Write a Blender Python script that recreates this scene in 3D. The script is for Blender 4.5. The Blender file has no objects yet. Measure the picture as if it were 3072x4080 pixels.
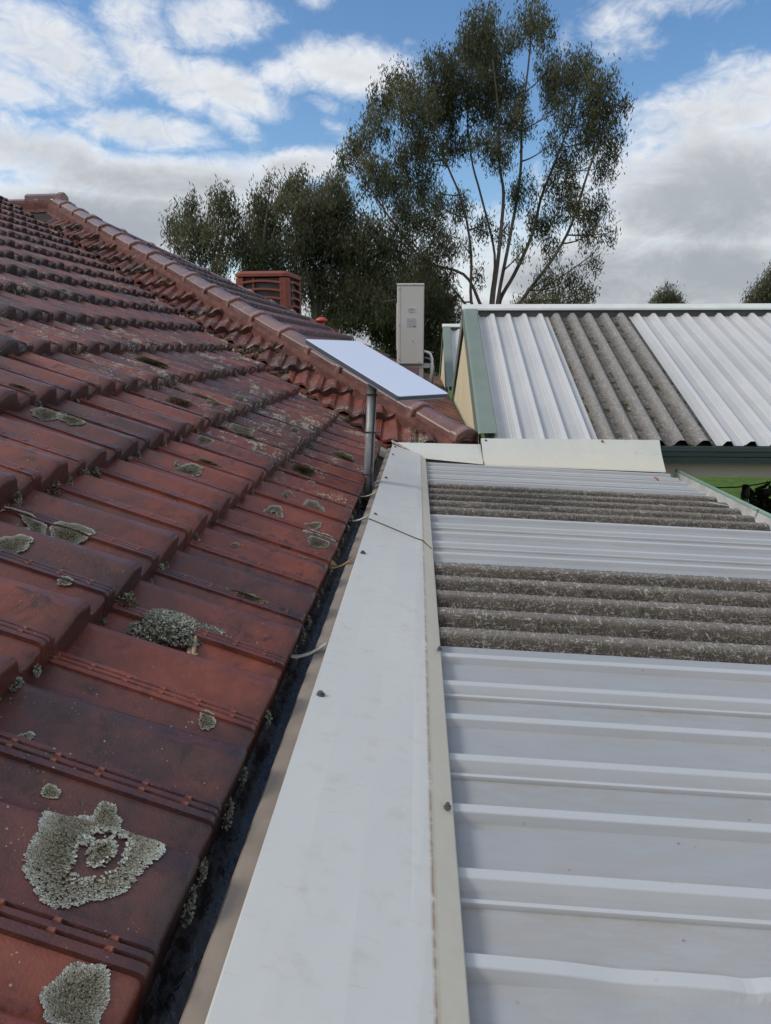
import bpy, bmesh, math, random
import numpy as np
from mathutils import Matrix, Vector
random.seed(7); rng = np.random.default_rng(7)
S = bpy.context.scene
C = S.collection
rad = math.radians

# ------------------------------------------------------------------ camera
# world: camera at the origin (held about 0.5 m above the eave), Y runs along the eave, ground at z = -3
F_PX, PITCH, YAW = 2900.0, 0.2222, 0.05194
cam = bpy.data.cameras.new('camera'); cam.sensor_fit = 'HORIZONTAL'; cam.sensor_width = 36.0
cam.lens = 36.0 * F_PX / 3072.0; cam.clip_start = 0.02; cam.clip_end = 5000
camo = bpy.data.objects.new('camera', cam); C.objects.link(camo); S.camera = camo
camo.rotation_euler = (math.pi / 2 - PITCH, 0, YAW)

# ------------------------------------------------------------------ light
SUN_EL, SUN_AZ = rad(40), rad(-100)          # azimuth clockwise from +Y
w = bpy.data.worlds.new('World'); S.world = w; w.use_nodes = True
sun = bpy.data.lights.new('sun', 'SUN'); sun.energy = 1.4; sun.angle = rad(16); sun.color = (1, .95, .88)
suno = bpy.data.objects.new('sun', sun); C.objects.link(suno)
sd = Vector((math.sin(SUN_AZ) * math.cos(SUN_EL), math.cos(SUN_AZ) * math.cos(SUN_EL), math.sin(SUN_EL)))
suno.rotation_euler = sd.to_track_quat('Z', 'Y').to_euler(); suno.location = sd * 50
S.view_settings.view_transform = 'Standard'; S.view_settings.look = 'None'
S.view_settings.exposure = 0.42; S.view_settings.gamma = 1.0; S.view_settings.use_curve_mapping = False
S.render.engine = 'CYCLES'
S.cycles.max_bounces = 6; S.cycles.diffuse_bounces = 3; S.cycles.glossy_bounces = 3; S.cycles.caustics_reflective = False; S.cycles.caustics_refractive = False

# pixel (in a 1666 x 2212 copy of the photograph) at distance Y -> point
_cp, _sp, _cy, _sy = math.cos(PITCH), math.sin(PITCH), math.cos(YAW), math.sin(YAW)
FW = np.array([-_sy * _cp, _cy * _cp, -_sp]); RT = np.array([_cy, _sy, 0.]); UP = np.cross(RT, FW)
def ray(x, y):
    return FW + RT * (x * 1.844 - 1536) / F_PX - UP * (y * 1.844 - 2040) / F_PX
def at(x, y, Y):
    d = ray(x, y); return d * (Y / d[1])

# ---- sky: Nishita + procedural clouds on the direction vector
def build_world():
    nt = w.node_tree; nt.nodes.clear(); N = nt.nodes.new; L = nt.links.new
    out = N('ShaderNodeOutputWorld'); bg = N('ShaderNodeBackground'); bg.inputs[1].default_value = 0.10
    sky = N('ShaderNodeTexSky'); sky.sky_type = 'NISHITA'; sky.sun_disc = False
    sky.sun_elevation = SUN_EL; sky.sun_rotation = SUN_AZ; sky.air_density = 1.0; sky.dust_density = .6; sky.ozone_density = 2.0
    tc = N('ShaderNodeTexCoord'); D = tc.outputs['Generated']
    def math_(op, a, b=None, c=None):
        n = N('ShaderNodeMath'); n.operation = op
        for i, v in enumerate((a, b, c)):
            if v is None: continue
            if isinstance(v, (int, float)): n.inputs[i].default_value = v
            else: L(v, n.inputs[i])
        return n.outputs[0]
    def mr(v, a, b, c, d, smooth=True):
        n = N('ShaderNodeMapRange'); n.interpolation_type = 'SMOOTHSTEP' if smooth else 'LINEAR'
        L(v, n.inputs[0])
        for i, x in zip((1, 2, 3, 4), (a, b, c, d)): n.inputs[i].default_value = x
        return n.outputs[0]
    sep = N('ShaderNodeSeparateXYZ'); L(D, sep.inputs[0]); z = sep.outputs[2]
    # project on a cloud deck
    zz = math_('ADD', math_('MAXIMUM', z, 0.0), 0.16)
    div = N('ShaderNodeVectorMath'); div.operation = 'DIVIDE'; L(D, div.inputs[0])
    cmb = N('ShaderNodeCombineXYZ'); L(zz, cmb.inputs[0]); L(zz, cmb.inputs[1]); L(zz, cmb.inputs[2]); L(cmb.outputs[0], div.inputs[1])
    P = div.outputs[0]
    def noise(vec, sc, det, rough, dist, off=(0, 0, 0), scl=(1, 1, 1)):
        m = N('ShaderNodeMapping'); m.inputs['Location'].default_value = off; m.inputs['Scale'].default_value = scl
        L(vec, m.inputs[0]); n = N('ShaderNodeTexNoise'); L(m.outputs[0], n.inputs['Vector'])
        n.inputs['Scale'].default_value = sc; n.inputs['Detail'].default_value = det
        n.inputs['Roughness'].default_value = rough; n.inputs['Distortion'].default_value = dist
        return n.outputs['Fac']
    n1 = noise(P, 1.9, 4, .60, .3, (3.1, 1.7, 0))
    n2 = noise(D, 11.0, 5, .66, .4, (1, 2, 3), (1, 1, 1.7))
    n3 = noise(P, .55, 3, .5, 0, (7, 2, 0))
    # cloud masses seen in this sky: direction, half length, half height, tilt, weight
    blobs = [(105, 105, 150, 80, 22, 1.), (30, 190, 110, 40, 10, .8), (300, 45, 90, 60, 30, .9), (455, 45, 130, 52, -8, 1.), (345, 150, 130, 52, 32, 1.), (505, 195, 120, 48, 22, 1.), (610, 165, 70, 38, 0, .7), (755, 145, 140, 52, 8, 1.),
             (310, 285, 150, 44, 8, 1.), (505, 262, 75, 32, 32, .8), (95, 335, 200, 62, 14, 1.1), (350, 395, 340, 62, 2, 1.2), (640, 368, 150, 42, -6, 1.), (200, 480, 520, 90, 0, 1.3), (180, 215, 60, 22, 30, .6),
             (1480, 270, 150, 80, -20, 1.), (1610, 220, 150, 80, -8, 1.), (1560, 420, 330, 150, 0, 1.3), (1450, 610, 560, 130, 0, 1.3), (1335, 75, 85, 55, 30, .55), (1450, 5, 120, 28, 0, .5), (1215, 95, 30, 60, 0, .38),
             (960, 540, 330, 100, 0, .85), (680, 3, 45, 20, 0, .5), (700, 225, 50, 20, 20, .42), (735, 290, 60, 24, 40, .45), (880, 90, 20, 10, 0, .3)]
    acc = None
    for (x, y, rx, ry, an, wt) in blobs:
        d = ray(x, y); d = d / np.linalg.norm(d); e1 = ray(x + 10, y + 10 * math.tan(rad(an))); e1 = e1 / np.linalg.norm(e1) - d; e1 /= np.linalg.norm(e1); e2 = np.cross(d, e1)
        s = N('ShaderNodeVectorMath'); s.operation = 'SUBTRACT'; L(D, s.inputs[0]); s.inputs[1].default_value = tuple(d)
        q = []
        for e, r_ in ((e1, rx), (e2, ry)):
            dt = N('ShaderNodeVectorMath'); dt.operation = 'DOT_PRODUCT'; L(s.outputs[0], dt.inputs[0]); dt.inputs[1].default_value = tuple(e * 1573.0 / r_ / 1.15); q.append(math_('MULTIPLY', dt.outputs['Value'], dt.outputs['Value']))
        v = mr(math_('SQRT', math_('ADD', q[0], q[1])), 0.15, 1.3, wt, 0.0)
        acc = v if acc is None else math_('MAXIMUM', acc, v)
    # out of this view, unseen near-overcast cloud added to brighten and neutralise the light
    front = mr(sep.outputs[1], .55, .8, 0, 1)
    gen = math_('MULTIPLY', mr(n3, .22, .50, .35, 1.0), math_('SUBTRACT', 1.0, front))
    acc = math_('MAXIMUM', acc, gen)
    hz = mr(z, .02, .17, 1.2, 0.0)
    acc = math_('MAXIMUM', acc, hz)
    n4 = noise(D, 34.0, 3, .65, 1.0, (5, 1, 2), (1, 1, 1.5))
    nn = math_('ADD', math_('MULTIPLY', n1, .25), math_('ADD', math_('MULTIPLY', n2, .48), math_('MULTIPLY', n4, .27)))
    dens = math_('ADD', math_('MULTIPLY', acc, .74), math_('MULTIPLY', math_('SUBTRACT', nn, .5), 1.9))
    cov = mr(dens, .15, .82, 0, .96)
    # cloud brightness: thick parts and low parts greyer, thin and high edges white
    thick = mr(math_('ADD', acc, math_('MULTIPLY', math_('SUBTRACT', n2, .5), .9)), .62, 1.35, 0, 1)
    low = mr(z, .10, .48, 1, .12)
    g = math_('MULTIPLY', thick, low)
    cr = N('ShaderNodeMix'); cr.data_type = 'RGBA'; L(g, cr.inputs[0])
    cr.inputs[6].default_value = (6.9, 7.0, 7.15, 1); cr.inputs[7].default_value = (2.9, 3.1, 3.4, 1)
    hsv = N('ShaderNodeHueSaturation'); hsv.inputs['Saturation'].default_value = 1.18; hsv.inputs['Value'].default_value = 1.1
    L(sky.outputs[0], hsv.inputs['Color'])
    mx = N('ShaderNodeMix'); mx.data_type = 'RGBA'; L(cov, mx.inputs[0]); L(hsv.outputs[0], mx.inputs[6]); L(cr.outputs[2], mx.inputs[7])
    L(mx.outputs[2], bg.inputs[0]); L(bg.outputs[0], out.inputs[0])
build_world()
try: w.cycles.sampling_method = 'MANUAL'; w.cycles.sample_map_resolution = 512
except Exception: pass

# ------------------------------------------------------------------ helpers
def mesh_from(name, V, Fc, smooth=False, attrs=None):
    me = bpy.data.meshes.new(name); me.from_pydata([tuple(map(float, v)) for v in V], [], [tuple(map(int, f)) for f in Fc]); me.update()
    if smooth: me.polygons.foreach_set('use_smooth', [True] * len(me.polygons))
    for k, a in (attrs or {}).items():
        at_ = me.attributes.new(k, 'FLOAT', 'POINT'); at_.data.foreach_set('value', np.asarray(a, dtype=np.float32))
    return me
def tri_mesh(name, V, T, attrs=None, smooth=False):
    V = np.asarray(V, np.float32); T = np.asarray(T, np.int32); k = T.shape[1]
    me = bpy.data.meshes.new(name); me.vertices.add(len(V)); me.vertices.foreach_set('co', V.ravel())
    me.loops.add(T.size); me.loops.foreach_set('vertex_index', T.ravel())
    me.polygons.add(len(T)); me.polygons.foreach_set('loop_start', np.arange(0, T.size, k, dtype=np.int32))
    try: me.polygons.foreach_set('loop_total', np.full(len(T), k, np.int32))
    except Exception: pass
    me.update(calc_edges=True); me.validate()
    if smooth: me.polygons.foreach_set('use_smooth', [True] * len(me.polygons))
    for n, a in (attrs or {}).items():
        at_ = me.attributes.new(n, 'FLOAT', 'POINT'); at_.data.foreach_set('value', np.asarray(a, dtype=np.float32))
    return me
def obj(name, me, mat=None, parent=None, mw=None):
    o = bpy.data.objects.new(name, me); C.objects.link(o)
    if mat is not None and me is not None and not me.materials: me.materials.append(mat)
    if parent is not None: o.parent = parent
    if mw is not None: o.matrix_world = mw
    return o
def thing(name, label, cat, loc=(0, 0, 0), group=None):
    o = bpy.data.objects.new(name, None); C.objects.link(o); o.location = loc; o.empty_display_size = .05
    o['label'] = label; o['category'] = cat
    if group: o['group'] = group
    return o
def part(name, V, Fc, mat, parent, smooth=False, attrs=None, label=None):
    """mesh given in world coordinates, parented to a thing (whose Empty is only translated)"""
    me = mesh_from(name, V, Fc, smooth, attrs); o = obj(name, me, mat)
    root = parent
    off = Vector((0, 0, 0)); p = parent
    while p is not None: off += p.location; p = p.parent
    me.transform(Matrix.Translation(-off)); o.parent = parent
    if label: o['label'] = label
    return o
class MB:
    def __init__(s): s.V = []; s.F = []; s.A = []
    def add(s, V, Fc):
        n = len(s.V); s.V += [tuple(v) for v in V]; s.F += [tuple(i + n for i in f) for f in Fc]; return s
    def box(s, x0, x1, y0, y1, z0, z1):
        V = [(x, y, z) for z in (z0, z1) for y in (y0, y1) for x in (x0, x1)]
        return s.add(V, [(0, 2, 3, 1), (4, 5, 7, 6), (0, 1, 5, 4), (2, 6, 7, 3), (0, 4, 6, 2), (1, 3, 7, 5)])
    def bbox(s, x0, x1, y0, y1, z0, z1, b=.004):
        bm = bmesh.new(); bmesh.ops.create_cube(bm, size=1)
        for v in bm.verts: v.co = Vector((x0 + (v.co.x + .5) * (x1 - x0), y0 + (v.co.y + .5) * (y1 - y0), z0 + (v.co.z + .5) * (z1 - z0)))
        bmesh.ops.bevel(bm, geom=bm.edges[:], offset=b, segments=2, affect='EDGES', profile=.5)
        bm.verts.index_update(); s.add([v.co[:] for v in bm.verts], [[v.index for v in f.verts] for f in bm.faces]); bm.free(); return s
    def tube(s, pts, r, n=8, cap=True):
        pts = [np.asarray(p, float) for p in pts]; R = r if hasattr(r, '__len__') else [r] * len(pts)
        base = len(s.V); ref = np.array([.31, .17, .93])
        for i, p in enumerate(pts):
            t = pts[min(i + 1, len(pts) - 1)] - pts[max(i - 1, 0)]; t = t / (np.linalg.norm(t) + 1e-9)
            a = np.cross(t, ref); a /= np.linalg.norm(a) + 1e-9; b = np.cross(t, a)
            for k in range(n):
                an = 2 * math.pi * k / n; s.V.append(tuple(p + R[i] * (math.cos(an) * a + math.sin(an) * b)))
        for i in range(len(pts) - 1):
            for k in range(n):
                s.F.append((base + i * n + k, base + i * n + (k + 1) % n, base + (i + 1) * n + (k + 1) % n, base + (i + 1) * n + k))
        if cap:
            s.F.append(tuple(base + k for k in range(n))[::-1]); s.F.append(tuple(base + (len(pts) - 1) * n + k for k in range(n)))
        return s
    def sheet(s, rows):
        n0 = len(s.V); m = len(rows[0])
        for r in rows: s.V += [tuple(p) for p in r]
        for i in range(len(rows) - 1):
            for k in range(m - 1): s.F.append((n0 + i * m + k, n0 + i * m + k + 1, n0 + (i + 1) * m + k + 1, n0 + (i + 1) * m + k))
        return s
    def part(s, name, mat, parent, smooth=False, label=None, attrs=None): return part(name, s.V, s.F, mat, parent, smooth, attrs, label)
def solid(o, t, off=-1):
    m = o.modifiers.new('thickness', 'SOLIDIFY'); m.thickness = t; m.offset = off; return o

# ------------------------------------------------------------------ materials
class NT:
    def __init__(s, name):
        s.m = bpy.data.materials.new(name); s.m.use_nodes = True; s.t = s.m.node_tree
        s.b = s.t.nodes['Principled BSDF']; s.L = s.t.links.new
        s.pos = s.t.nodes.new('ShaderNodeNewGeometry').outputs['Position']
    def n(s, ty): return s.t.nodes.new(ty)
    def noise(s, sc, det=4, rough=.55, dist=0, scl=(1, 1, 1), vec=None, rot=(0, 0, 0)):
        m = s.n('ShaderNodeMapping'); m.inputs['Scale'].default_value = scl; m.inputs['Rotation'].default_value = rot; s.L(vec or s.pos, m.inputs[0])
        n = s.n('ShaderNodeTexNoise'); s.L(m.outputs[0], n.inputs['Vector'])
        for k, v in (('Scale', sc), ('Detail', det), ('Roughness', rough), ('Distortion', dist)): n.inputs[k].default_value = v
        return n.outputs['Fac']
    def vor(s, sc, scl=(1, 1, 1), feat='F1', out='Distance', rnd=1.0):
        m = s.n('ShaderNodeMapping'); m.inputs['Scale'].default_value = scl; s.L(s.pos, m.inputs[0])
        n = s.n('ShaderNodeTexVoronoi'); n.feature = feat; s.L(m.outputs[0], n.inputs['Vector']); n.inputs['Scale'].default_value = sc
        n.inputs['Randomness'].default_value = rnd
        return n.outputs[out]
    def attr(s, name, ty='GEOMETRY'):
        n = s.n('ShaderNodeAttribute'); n.attribute_type = ty; n.attribute_name = name; return n.outputs['Fac']
    def mth(s, op, a, b=None, clamp=False):
        n = s.n('ShaderNodeMath'); n.operation = op; n.use_clamp = clamp
        for i, v in enumerate((a, b)):
            if v is None: continue
            if isinstance(v, (int, float)): n.inputs[i].default_value = v
            else: s.L(v, n.inputs[i])
        return n.outputs[0]
    def mr(s, v, a, b, c=0., d=1., smooth=True):
        n = s.n('ShaderNodeMapRange'); n.interpolation_type = 'SMOOTHSTEP' if smooth else 'LINEAR'; s.L(v, n.inputs[0])
        for i, x in zip((1, 2, 3, 4), (a, b, c, d)): n.inputs[i].default_value = x
        return n.outputs[0]
    def ramp(s, v, stops):
        n = s.n('ShaderNodeValToRGB'); e = n.color_ramp.elements
        while len(e) < len(stops): e.new(.5)
        for i, (p, c) in enumerate(stops): e[i].position = p; e[i].color = (*c, 1)
        s.L(v, n.inputs[0]); return n.outputs[0]
    def mix(s, f, a, b, mode='MIX'):
        n = s.n('ShaderNodeMix'); n.data_type = 'RGBA'; n.blend_type = mode
        if isinstance(f, (int, float)): n.inputs[0].default_value = f
        else: s.L(f, n.inputs[0])
        for i, v in ((6, a), (7, b)):
            if isinstance(v, tuple): n.inputs[i].default_value = (*v, 1)
            else: s.L(v, n.inputs[i])
        return n.outputs[2]
    def set(s, col=None, rough=None, metal=None, spec=None):
        for k, v in (('Base Color', col), ('Roughness', rough), ('Metallic', metal), ('Specular IOR Level', spec)):
            if v is None: continue
            i = s.b.inputs[k]
            if isinstance(v, tuple): i.default_value = (*v, 1)
            elif isinstance(v, (int, float)): i.default_value = v
            else: s.L(v, i)
        return s
    def bump(s, h, strength=.3, dist=.002):
        n = s.n('ShaderNodeBump'); n.inputs['Strength'].default_value = strength; n.inputs['Distance'].default_value = dist
        s.L(h, n.inputs['Height']); s.L(n.outputs[0], s.b.inputs['Normal']); return s

def tile_material(name, src):
    t = NT(name); tint = t.attr('tint', src)
    n1 = t.noise(7, 4, .6); n2 = t.noise(30, 4, .65); n3 = t.noise(2.2, 2, .5); fine = t.noise(320, 2, .6)
    v = t.mth('ADD', t.mth('MULTIPLY', n1, .8), t.mth('ADD', t.mth('MULTIPLY', t.mth('SUBTRACT', tint, .5), .36), t.mth('MULTIPLY', t.mth('SUBTRACT', n2, .5), .35)))
    col = t.ramp(v, [(.14, (.054, .026, .026)), (.32, (.104, .034, .027)), (.54, (.172, .045, .028)), (.80, (.255, .070, .036))])
    # weathered nose, with the shade of course gaps put into its colour
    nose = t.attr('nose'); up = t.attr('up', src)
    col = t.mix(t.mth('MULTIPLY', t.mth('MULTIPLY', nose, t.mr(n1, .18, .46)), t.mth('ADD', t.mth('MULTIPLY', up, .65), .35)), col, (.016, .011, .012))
    # black algae streaks
    alg = t.mth('MULTIPLY', t.mr(t.noise(24, 4, .7, .6), .52, .68), t.mr(n3, .36, .58))
    col = t.mix(t.mth('MULTIPLY', alg, .75), col, (.020, .014, .012))
    # bare terracotta on worn knobs
    knob = t.attr('knob'); col = t.mix(t.mth('MULTIPLY', knob, .6), col, (.36, .115, .055))
    # lichen crust specks
    crust = t.attr('crust', src); far = t.mth('MULTIPLY', t.mth('ADD', t.mr(n3, .34, .60, .25, .8), t.mth('MULTIPLY', up, .3)), crust)
    for sc, th in ((85, .20), (190, .24)):
        d = t.vor(sc, (1, 1, 1)); cl = t.mr(t.noise(sc * .12, 3, .6), .45, .66)
        k = t.mr(t.mth('SUBTRACT', t.mth('ADD', d, t.mth('MULTIPLY', t.mth('SUBTRACT', fine, .5), .4)), t.mth('MULTIPLY', t.mth('MULTIPLY', cl, far), .62)), -.03, .02, 1, 0)
        col = t.mix(t.mth('MULTIPLY', k, .8), col, (.30, .295, .215))
    t.set(col, t.mr(n2, .3, .7, .27, .48), 0, .55)
    h = t.mth('ADD', t.mth('MULTIPLY', fine, .5), t.mth('MULTIPLY', n2, .8)); t.bump(h, .6, .0018)
    return t.m
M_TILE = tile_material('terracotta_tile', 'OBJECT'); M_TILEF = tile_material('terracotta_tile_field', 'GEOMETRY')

def m_cap():
    t = NT('ridge_cap_terracotta'); n = t.noise(9, 5, .6); n2 = t.noise(45, 4, .6); oi = t.n('ShaderNodeObjectInfo').outputs['Random']
    col = t.ramp(t.mth('ADD', t.mth('MULTIPLY', t.mth('SUBTRACT', oi, .5), .22), t.mth('ADD', t.mth('MULTIPLY', n, .7), t.mth('MULTIPLY', n2, .3))), [(.3, (.080, .034, .031)), (.5, (.135, .054, .046)), (.7, (.185, .088, .076))])
    d = t.vor(60); k = t.mr(t.mth('SUBTRACT', t.mth('ADD', d, t.mth('MULTIPLY', n2, .2)), t.mth('MULTIPLY', t.mr(t.noise(5, 3), .5, .7), .42)), -.02, .02, 1, 0)
    col = t.mix(t.mth('MULTIPLY', k, .75), col, (.32, .31, .24))
    col = t.mix(t.mth('MULTIPLY', t.attr('rim'), t.mr(n2, .3, .6, .15, .6)), col, (.34, .20, .16))
    t.set(col, t.mr(n2, .3, .7, .30, .48), 0, .5); t.b.inputs['Coat Weight'].default_value = .6; t.b.inputs['Coat Roughness'].default_value = .22; t.bump(t.noise(120, 4), .3, .001); return t.m
M_CAP = m_cap()
def simple(name, c1, c2, sc=8, rough=.6, bump=.3, bs=60, bd=.002, metal=0, spec=.5, stretch=(1, 1, 1)):
    t = NT(name); n = t.noise(sc, 5, .6, 0, stretch); t.set(t.mix(t.mr(n, .3, .7), c1, c2), rough, metal, spec)
    if bump: t.bump(t.noise(bs, 4), bump, bd)
    return t.m
M_MORTAR = simple('red_mortar', (.075, .027, .022), (.15, .052, .040), 14, .85, .8, 40, .006)
M_VALLEY = simple('valley_metal', (.30, .30, .29), (.42, .42, .40), 5, .5, .2)
M_UNDER = simple('roof_felt', (.012, .011, .011), (.02, .018, .016), 5, .9, 0)
M_BRICK = simple('house_wall', (.30, .17, .12), (.36, .22, .15), 3, .85, .4)
M_BEIGE = simple('beige_gutter_paint', (.215, .175, .135), (.275, .225, .18), 18, .5, .15)
M_STRAP = simple('strap_metal', (.40, .38, .33), (.52, .50, .45), 30, .45, .1)
M_STRAPR = simple('rusty_strap_metal', (.26, .13, .05), (.42, .28, .16), 40, .5, .1)
M_GREYGUT = simple('grey_gutter', (.33, .33, .32), (.50, .50, .48), 6, .5, .2)
M_GREEN = simple('green_paint', (.160, .205, .170), (.185, .232, .194), 4, .45, .08)
M_MINT = simple('mint_paint', (.22, .37, .29), (.27, .42, .33), 4, .4, .05)
M_DKGREEN = simple('dark_green_gutter_paint', (.024, .044, .042), (.032, .054, .051), 6, .4, .05)
M_TAN = simple('tan_beam_paint', (.40, .34, .285), (.45, .385, .33), 3, .6, .1)
M_CREAM = simple('cream_wall_paint', (.66, .585, .40), (.72, .645, .46), 2, .5, .1)
M_WHITE = simple('white_ridge_paint', (.60, .615, .61), (.68, .69, .68), 6, .45, .05)
M_ACWHITE = simple('appliance_enamel', (.52, .505, .475), (.555, .54, .51), 2, .5, .03)
M_ACDARK = simple('dark_plastic', (.05, .05, .05), (.08, .08, .08), 5, .5, 0)
M_PLATE = simple('rating_plate', (.34, .34, .345), (.42, .42, .42), 90, .4, 0)
M_RED = simple('terracotta_plastic', (.185, .046, .028), (.215, .056, .034), 3, .6, .08)
M_REDDOME = simple('red_vent_paint', (.36, .06, .035), (.42, .08, .05), 3, .45, .03)
M_BLACK = simple('black_rubber', (.012, .012, .012), (.02, .02, .02), 5, .5, 0)
M_SCREW = simple('screw_metal', (.10, .10, .105), (.18, .18, .18), 60, .5, .1, metal=.6)
M_BARK = simple('eucalypt_bark', (.055, .045, .038), (.16, .135, .115), 1.2, .85, .5, 8, .02, stretch=(1, 1, .25))
M_LITTER = simple('leaf_litter', (.03, .022, .014), (.14, .09, .05), 60, .7, .1)
M_CLAY = simple('dried_mud', (.25, .19, .12), (.36, .28, .18), 60, .9, .5, 200)
M_DRYLEAF = simple('dry_leaf', (.30, .10, .04), (.42, .16, .06), 60, .6, .1)

def m_galv():
    t = NT('galvanised_steel'); v = t.vor(70, (1, 1, .35), 'F1', 'Color'); sx = t.n('ShaderNodeSeparateColor'); t.L(v, sx.inputs[0])
    n = t.noise(12, 5, .6, 0, (1, 1, .3))
    col = t.mix(t.mth('ADD', t.mth('MULTIPLY', sx.outputs[0], .5), t.mth('MULTIPLY', n, .5)), (.17, .18, .19), (.38, .395, .405))
    t.set(col, t.mr(n, .3, .7, .40, .58), .2, .5); return t.m
M_GALV = m_galv()
def m_dish():
    t = NT('white_antenna_face'); t.set(t.mix(t.noise(3, 3), (.70, .755, .90), (.74, .79, .92)), .32, 0, .5); return t.m
M_DISH = m_dish(); M_DISHEDGE = simple('antenna_edge', (.07, .085, .12), (.09, .105, .14), 3, .4, 0); M_DISHBACK = simple('antenna_back', (.50, .52, .56), (.55, .57, .6), 3, .5, 0)

def m_flash(name, base, warm):
    t = NT(name); n = t.noise(2.5, 5, .6); n2 = t.noise(22, 6, .7); fine = t.noise(700, 2, .5)
    col = t.mix(t.mr(n, .35, .7), base, warm)
    col = t.mix(t.mth('MULTIPLY', t.mr(n2, .50, .75), .28), col, (.34, .30, .24))
    col = t.mix(t.mth('MULTIPLY', t.mr(t.noise(3.5, 6, .7, 0, (1.2, .5, 1)), .50, .72), .22), col, (.40, .385, .345))
    # scuffs across
    sc = t.mr(t.noise(5, 6, .75, .4, (1.6, 14, 1), rot=(0, 0, .35)), .61, .70)
    col = t.mix(t.mth('MULTIPLY', sc, .35), col, (.28, .20, .14))
    d = t.vor(46); k = t.mr(t.mth('ADD', d, t.mth('MULTIPLY', fine, .05)), .035, .075, 1, 0); col = t.mix(t.mth('MULTIPLY', t.mth('MULTIPLY', k, t.mr(t.noise(11, 2), .48, .6)), .55), col, (.17, .16, .15))
    lip = t.attr('lip'); col = t.mix(t.mth('MULTIPLY', lip, .75), col, (.70, .62, .46))
    st = t.attr('stain'); s2 = t.mth('MULTIPLY', st, t.mr(t.noise(55, 5, .7), .25, .62)); col = t.mix(t.mth('MULTIPLY', s2, .9), col, (.25, .155, .075))
    t.set(col, t.mr(n2, .3, .7, .36, .5), 0, .45); t.bump(t.noise(5, 3), .30, .010); return t.m
M_FLASH = m_flash('off_white_flashing', (.53, .54, .525), (.565, .565, .54))
M_FLASHC = m_flash('cream_flashing', (.52, .55, .53), (.56, .58, .54))
def m_sheet():
    t = NT('pale_steel_sheet'); n = t.noise(1.8, 5, .6); n2 = t.noise(40, 6, .7, 0, (.2, 1, 1)); fine = t.noise(900, 2)
    col = t.mix(t.mr(n, .3, .7), (.325, .340, .356), (.368, .379, .388))
    col = t.mix(t.mth('MULTIPLY', t.mr(n2, .5, .75), .14), col, (.27, .26, .25))
    d = t.vor(26); k = t.mr(t.mth('ADD', d, t.mth('MULTIPLY', fine, .06)), .06, .11, 1, 0)
    col = t.mix(t.mth('MULTIPLY', t.mth('MULTIPLY', k, t.mr(t.noise(5, 2), .42, .54)), .75), col, (.13, .125, .12))
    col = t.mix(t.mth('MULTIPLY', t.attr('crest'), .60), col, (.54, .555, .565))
    e = t.attr('dirt'); col = t.mix(t.mth('MULTIPLY', t.mth('MULTIPLY', e, t.mr(t.noise(30, 6, .75, 0, (.3, 1, 1)), .42, .6)), .6), col, (.30, .245, .17))
    t.set(col, t.mr(t.noise(14, 4), .3, .7, .34, .48), .0, .5); t.bump(t.noise(3, 2), .15, .008); return t.m
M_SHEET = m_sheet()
def m_shedsheet():
    t = NT('weathered_white_steel_sheet'); n = t.noise(2.2, 5, .6); n2 = t.noise(30, 6, .7)
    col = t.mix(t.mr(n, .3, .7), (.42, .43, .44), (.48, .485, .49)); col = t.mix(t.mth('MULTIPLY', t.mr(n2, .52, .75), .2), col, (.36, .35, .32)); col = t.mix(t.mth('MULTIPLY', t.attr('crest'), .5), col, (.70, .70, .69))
    t.set(col, .42, 0, .5); t.bump(t.noise(4, 2), .1, .006); return t.m
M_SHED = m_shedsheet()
def m_fibre(name, dark, mid, light, moss, topw=3.0):
    t = NT(name)
    wv = t.n('ShaderNodeVectorMath'); wv.operation = 'ADD'
    nz = t.n('ShaderNodeTexNoise'); t.L(t.pos, nz.inputs['Vector']); nz.inputs['Scale'].default_value = 70; nz.inputs['Detail'].default_value = 2
    sc = t.n('ShaderNodeVectorMath'); sc.operation = 'SCALE'; t.L(nz.outputs['Color'], sc.inputs[0]); sc.inputs['Scale'].default_value = .007
    t.L(t.pos, wv.inputs[0]); t.L(sc.outputs[0], wv.inputs[1]); P = wv.outputs[0]
    def strands(scale, rot, scl):
        f = t.noise(scale, 2, .5, .6, scl, P, rot); return t.mr(t.mth('ABSOLUTE', t.mth('SUBTRACT', f, .5)), 0, .035, 1, 0)
    a = strands(70, (.3, .2, .5), (1, .22, 1)); b = strands(78, (.1, .6, -.7), (.22, 1, 1)); c = strands(110, (.8, .2, 1.4), (1, 1, .25))
    st = t.mth('MAXIMUM', a, t.mth('MAXIMUM', b, c))
    n = t.noise(16, 5, .65); n2 = t.noise(230, 3, .7)
    col = t.mix(t.mr(n, .35, .65), dark, mid); col = t.mix(t.mr(n2, .35, .7, 0, .6), col, mid)
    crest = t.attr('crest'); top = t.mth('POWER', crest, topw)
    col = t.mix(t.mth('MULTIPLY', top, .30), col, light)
    col = t.mix(t.mr(crest, .0, .35, .65, 0), col, dark)  # corrugation sides and pans darkened in the colour, standing in for shading
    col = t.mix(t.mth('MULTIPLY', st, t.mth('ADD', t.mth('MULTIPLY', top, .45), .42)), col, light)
    if moss:
        pan = t.mth('SUBTRACT', 1.0, crest)
        k = t.mth('MULTIPLY', t.mr(pan, .90, .99), t.mr(t.noise(13, 4, .65, .3), .52, .60))
        col = t.mix(t.mth('MULTIPLY', k, .9), col, (.045, .060, .012))
    t.set(col, .9, 0, .2); t.bump(t.mth('ADD', st, t.mth('MULTIPLY', n2, .8)), .9, .004); return t.m
M_FIBRE = m_fibre('weathered_fibreglass', (.034, .027, .020), (.092, .073, .054), (.52, .49, .45), False, 5.0)
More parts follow.
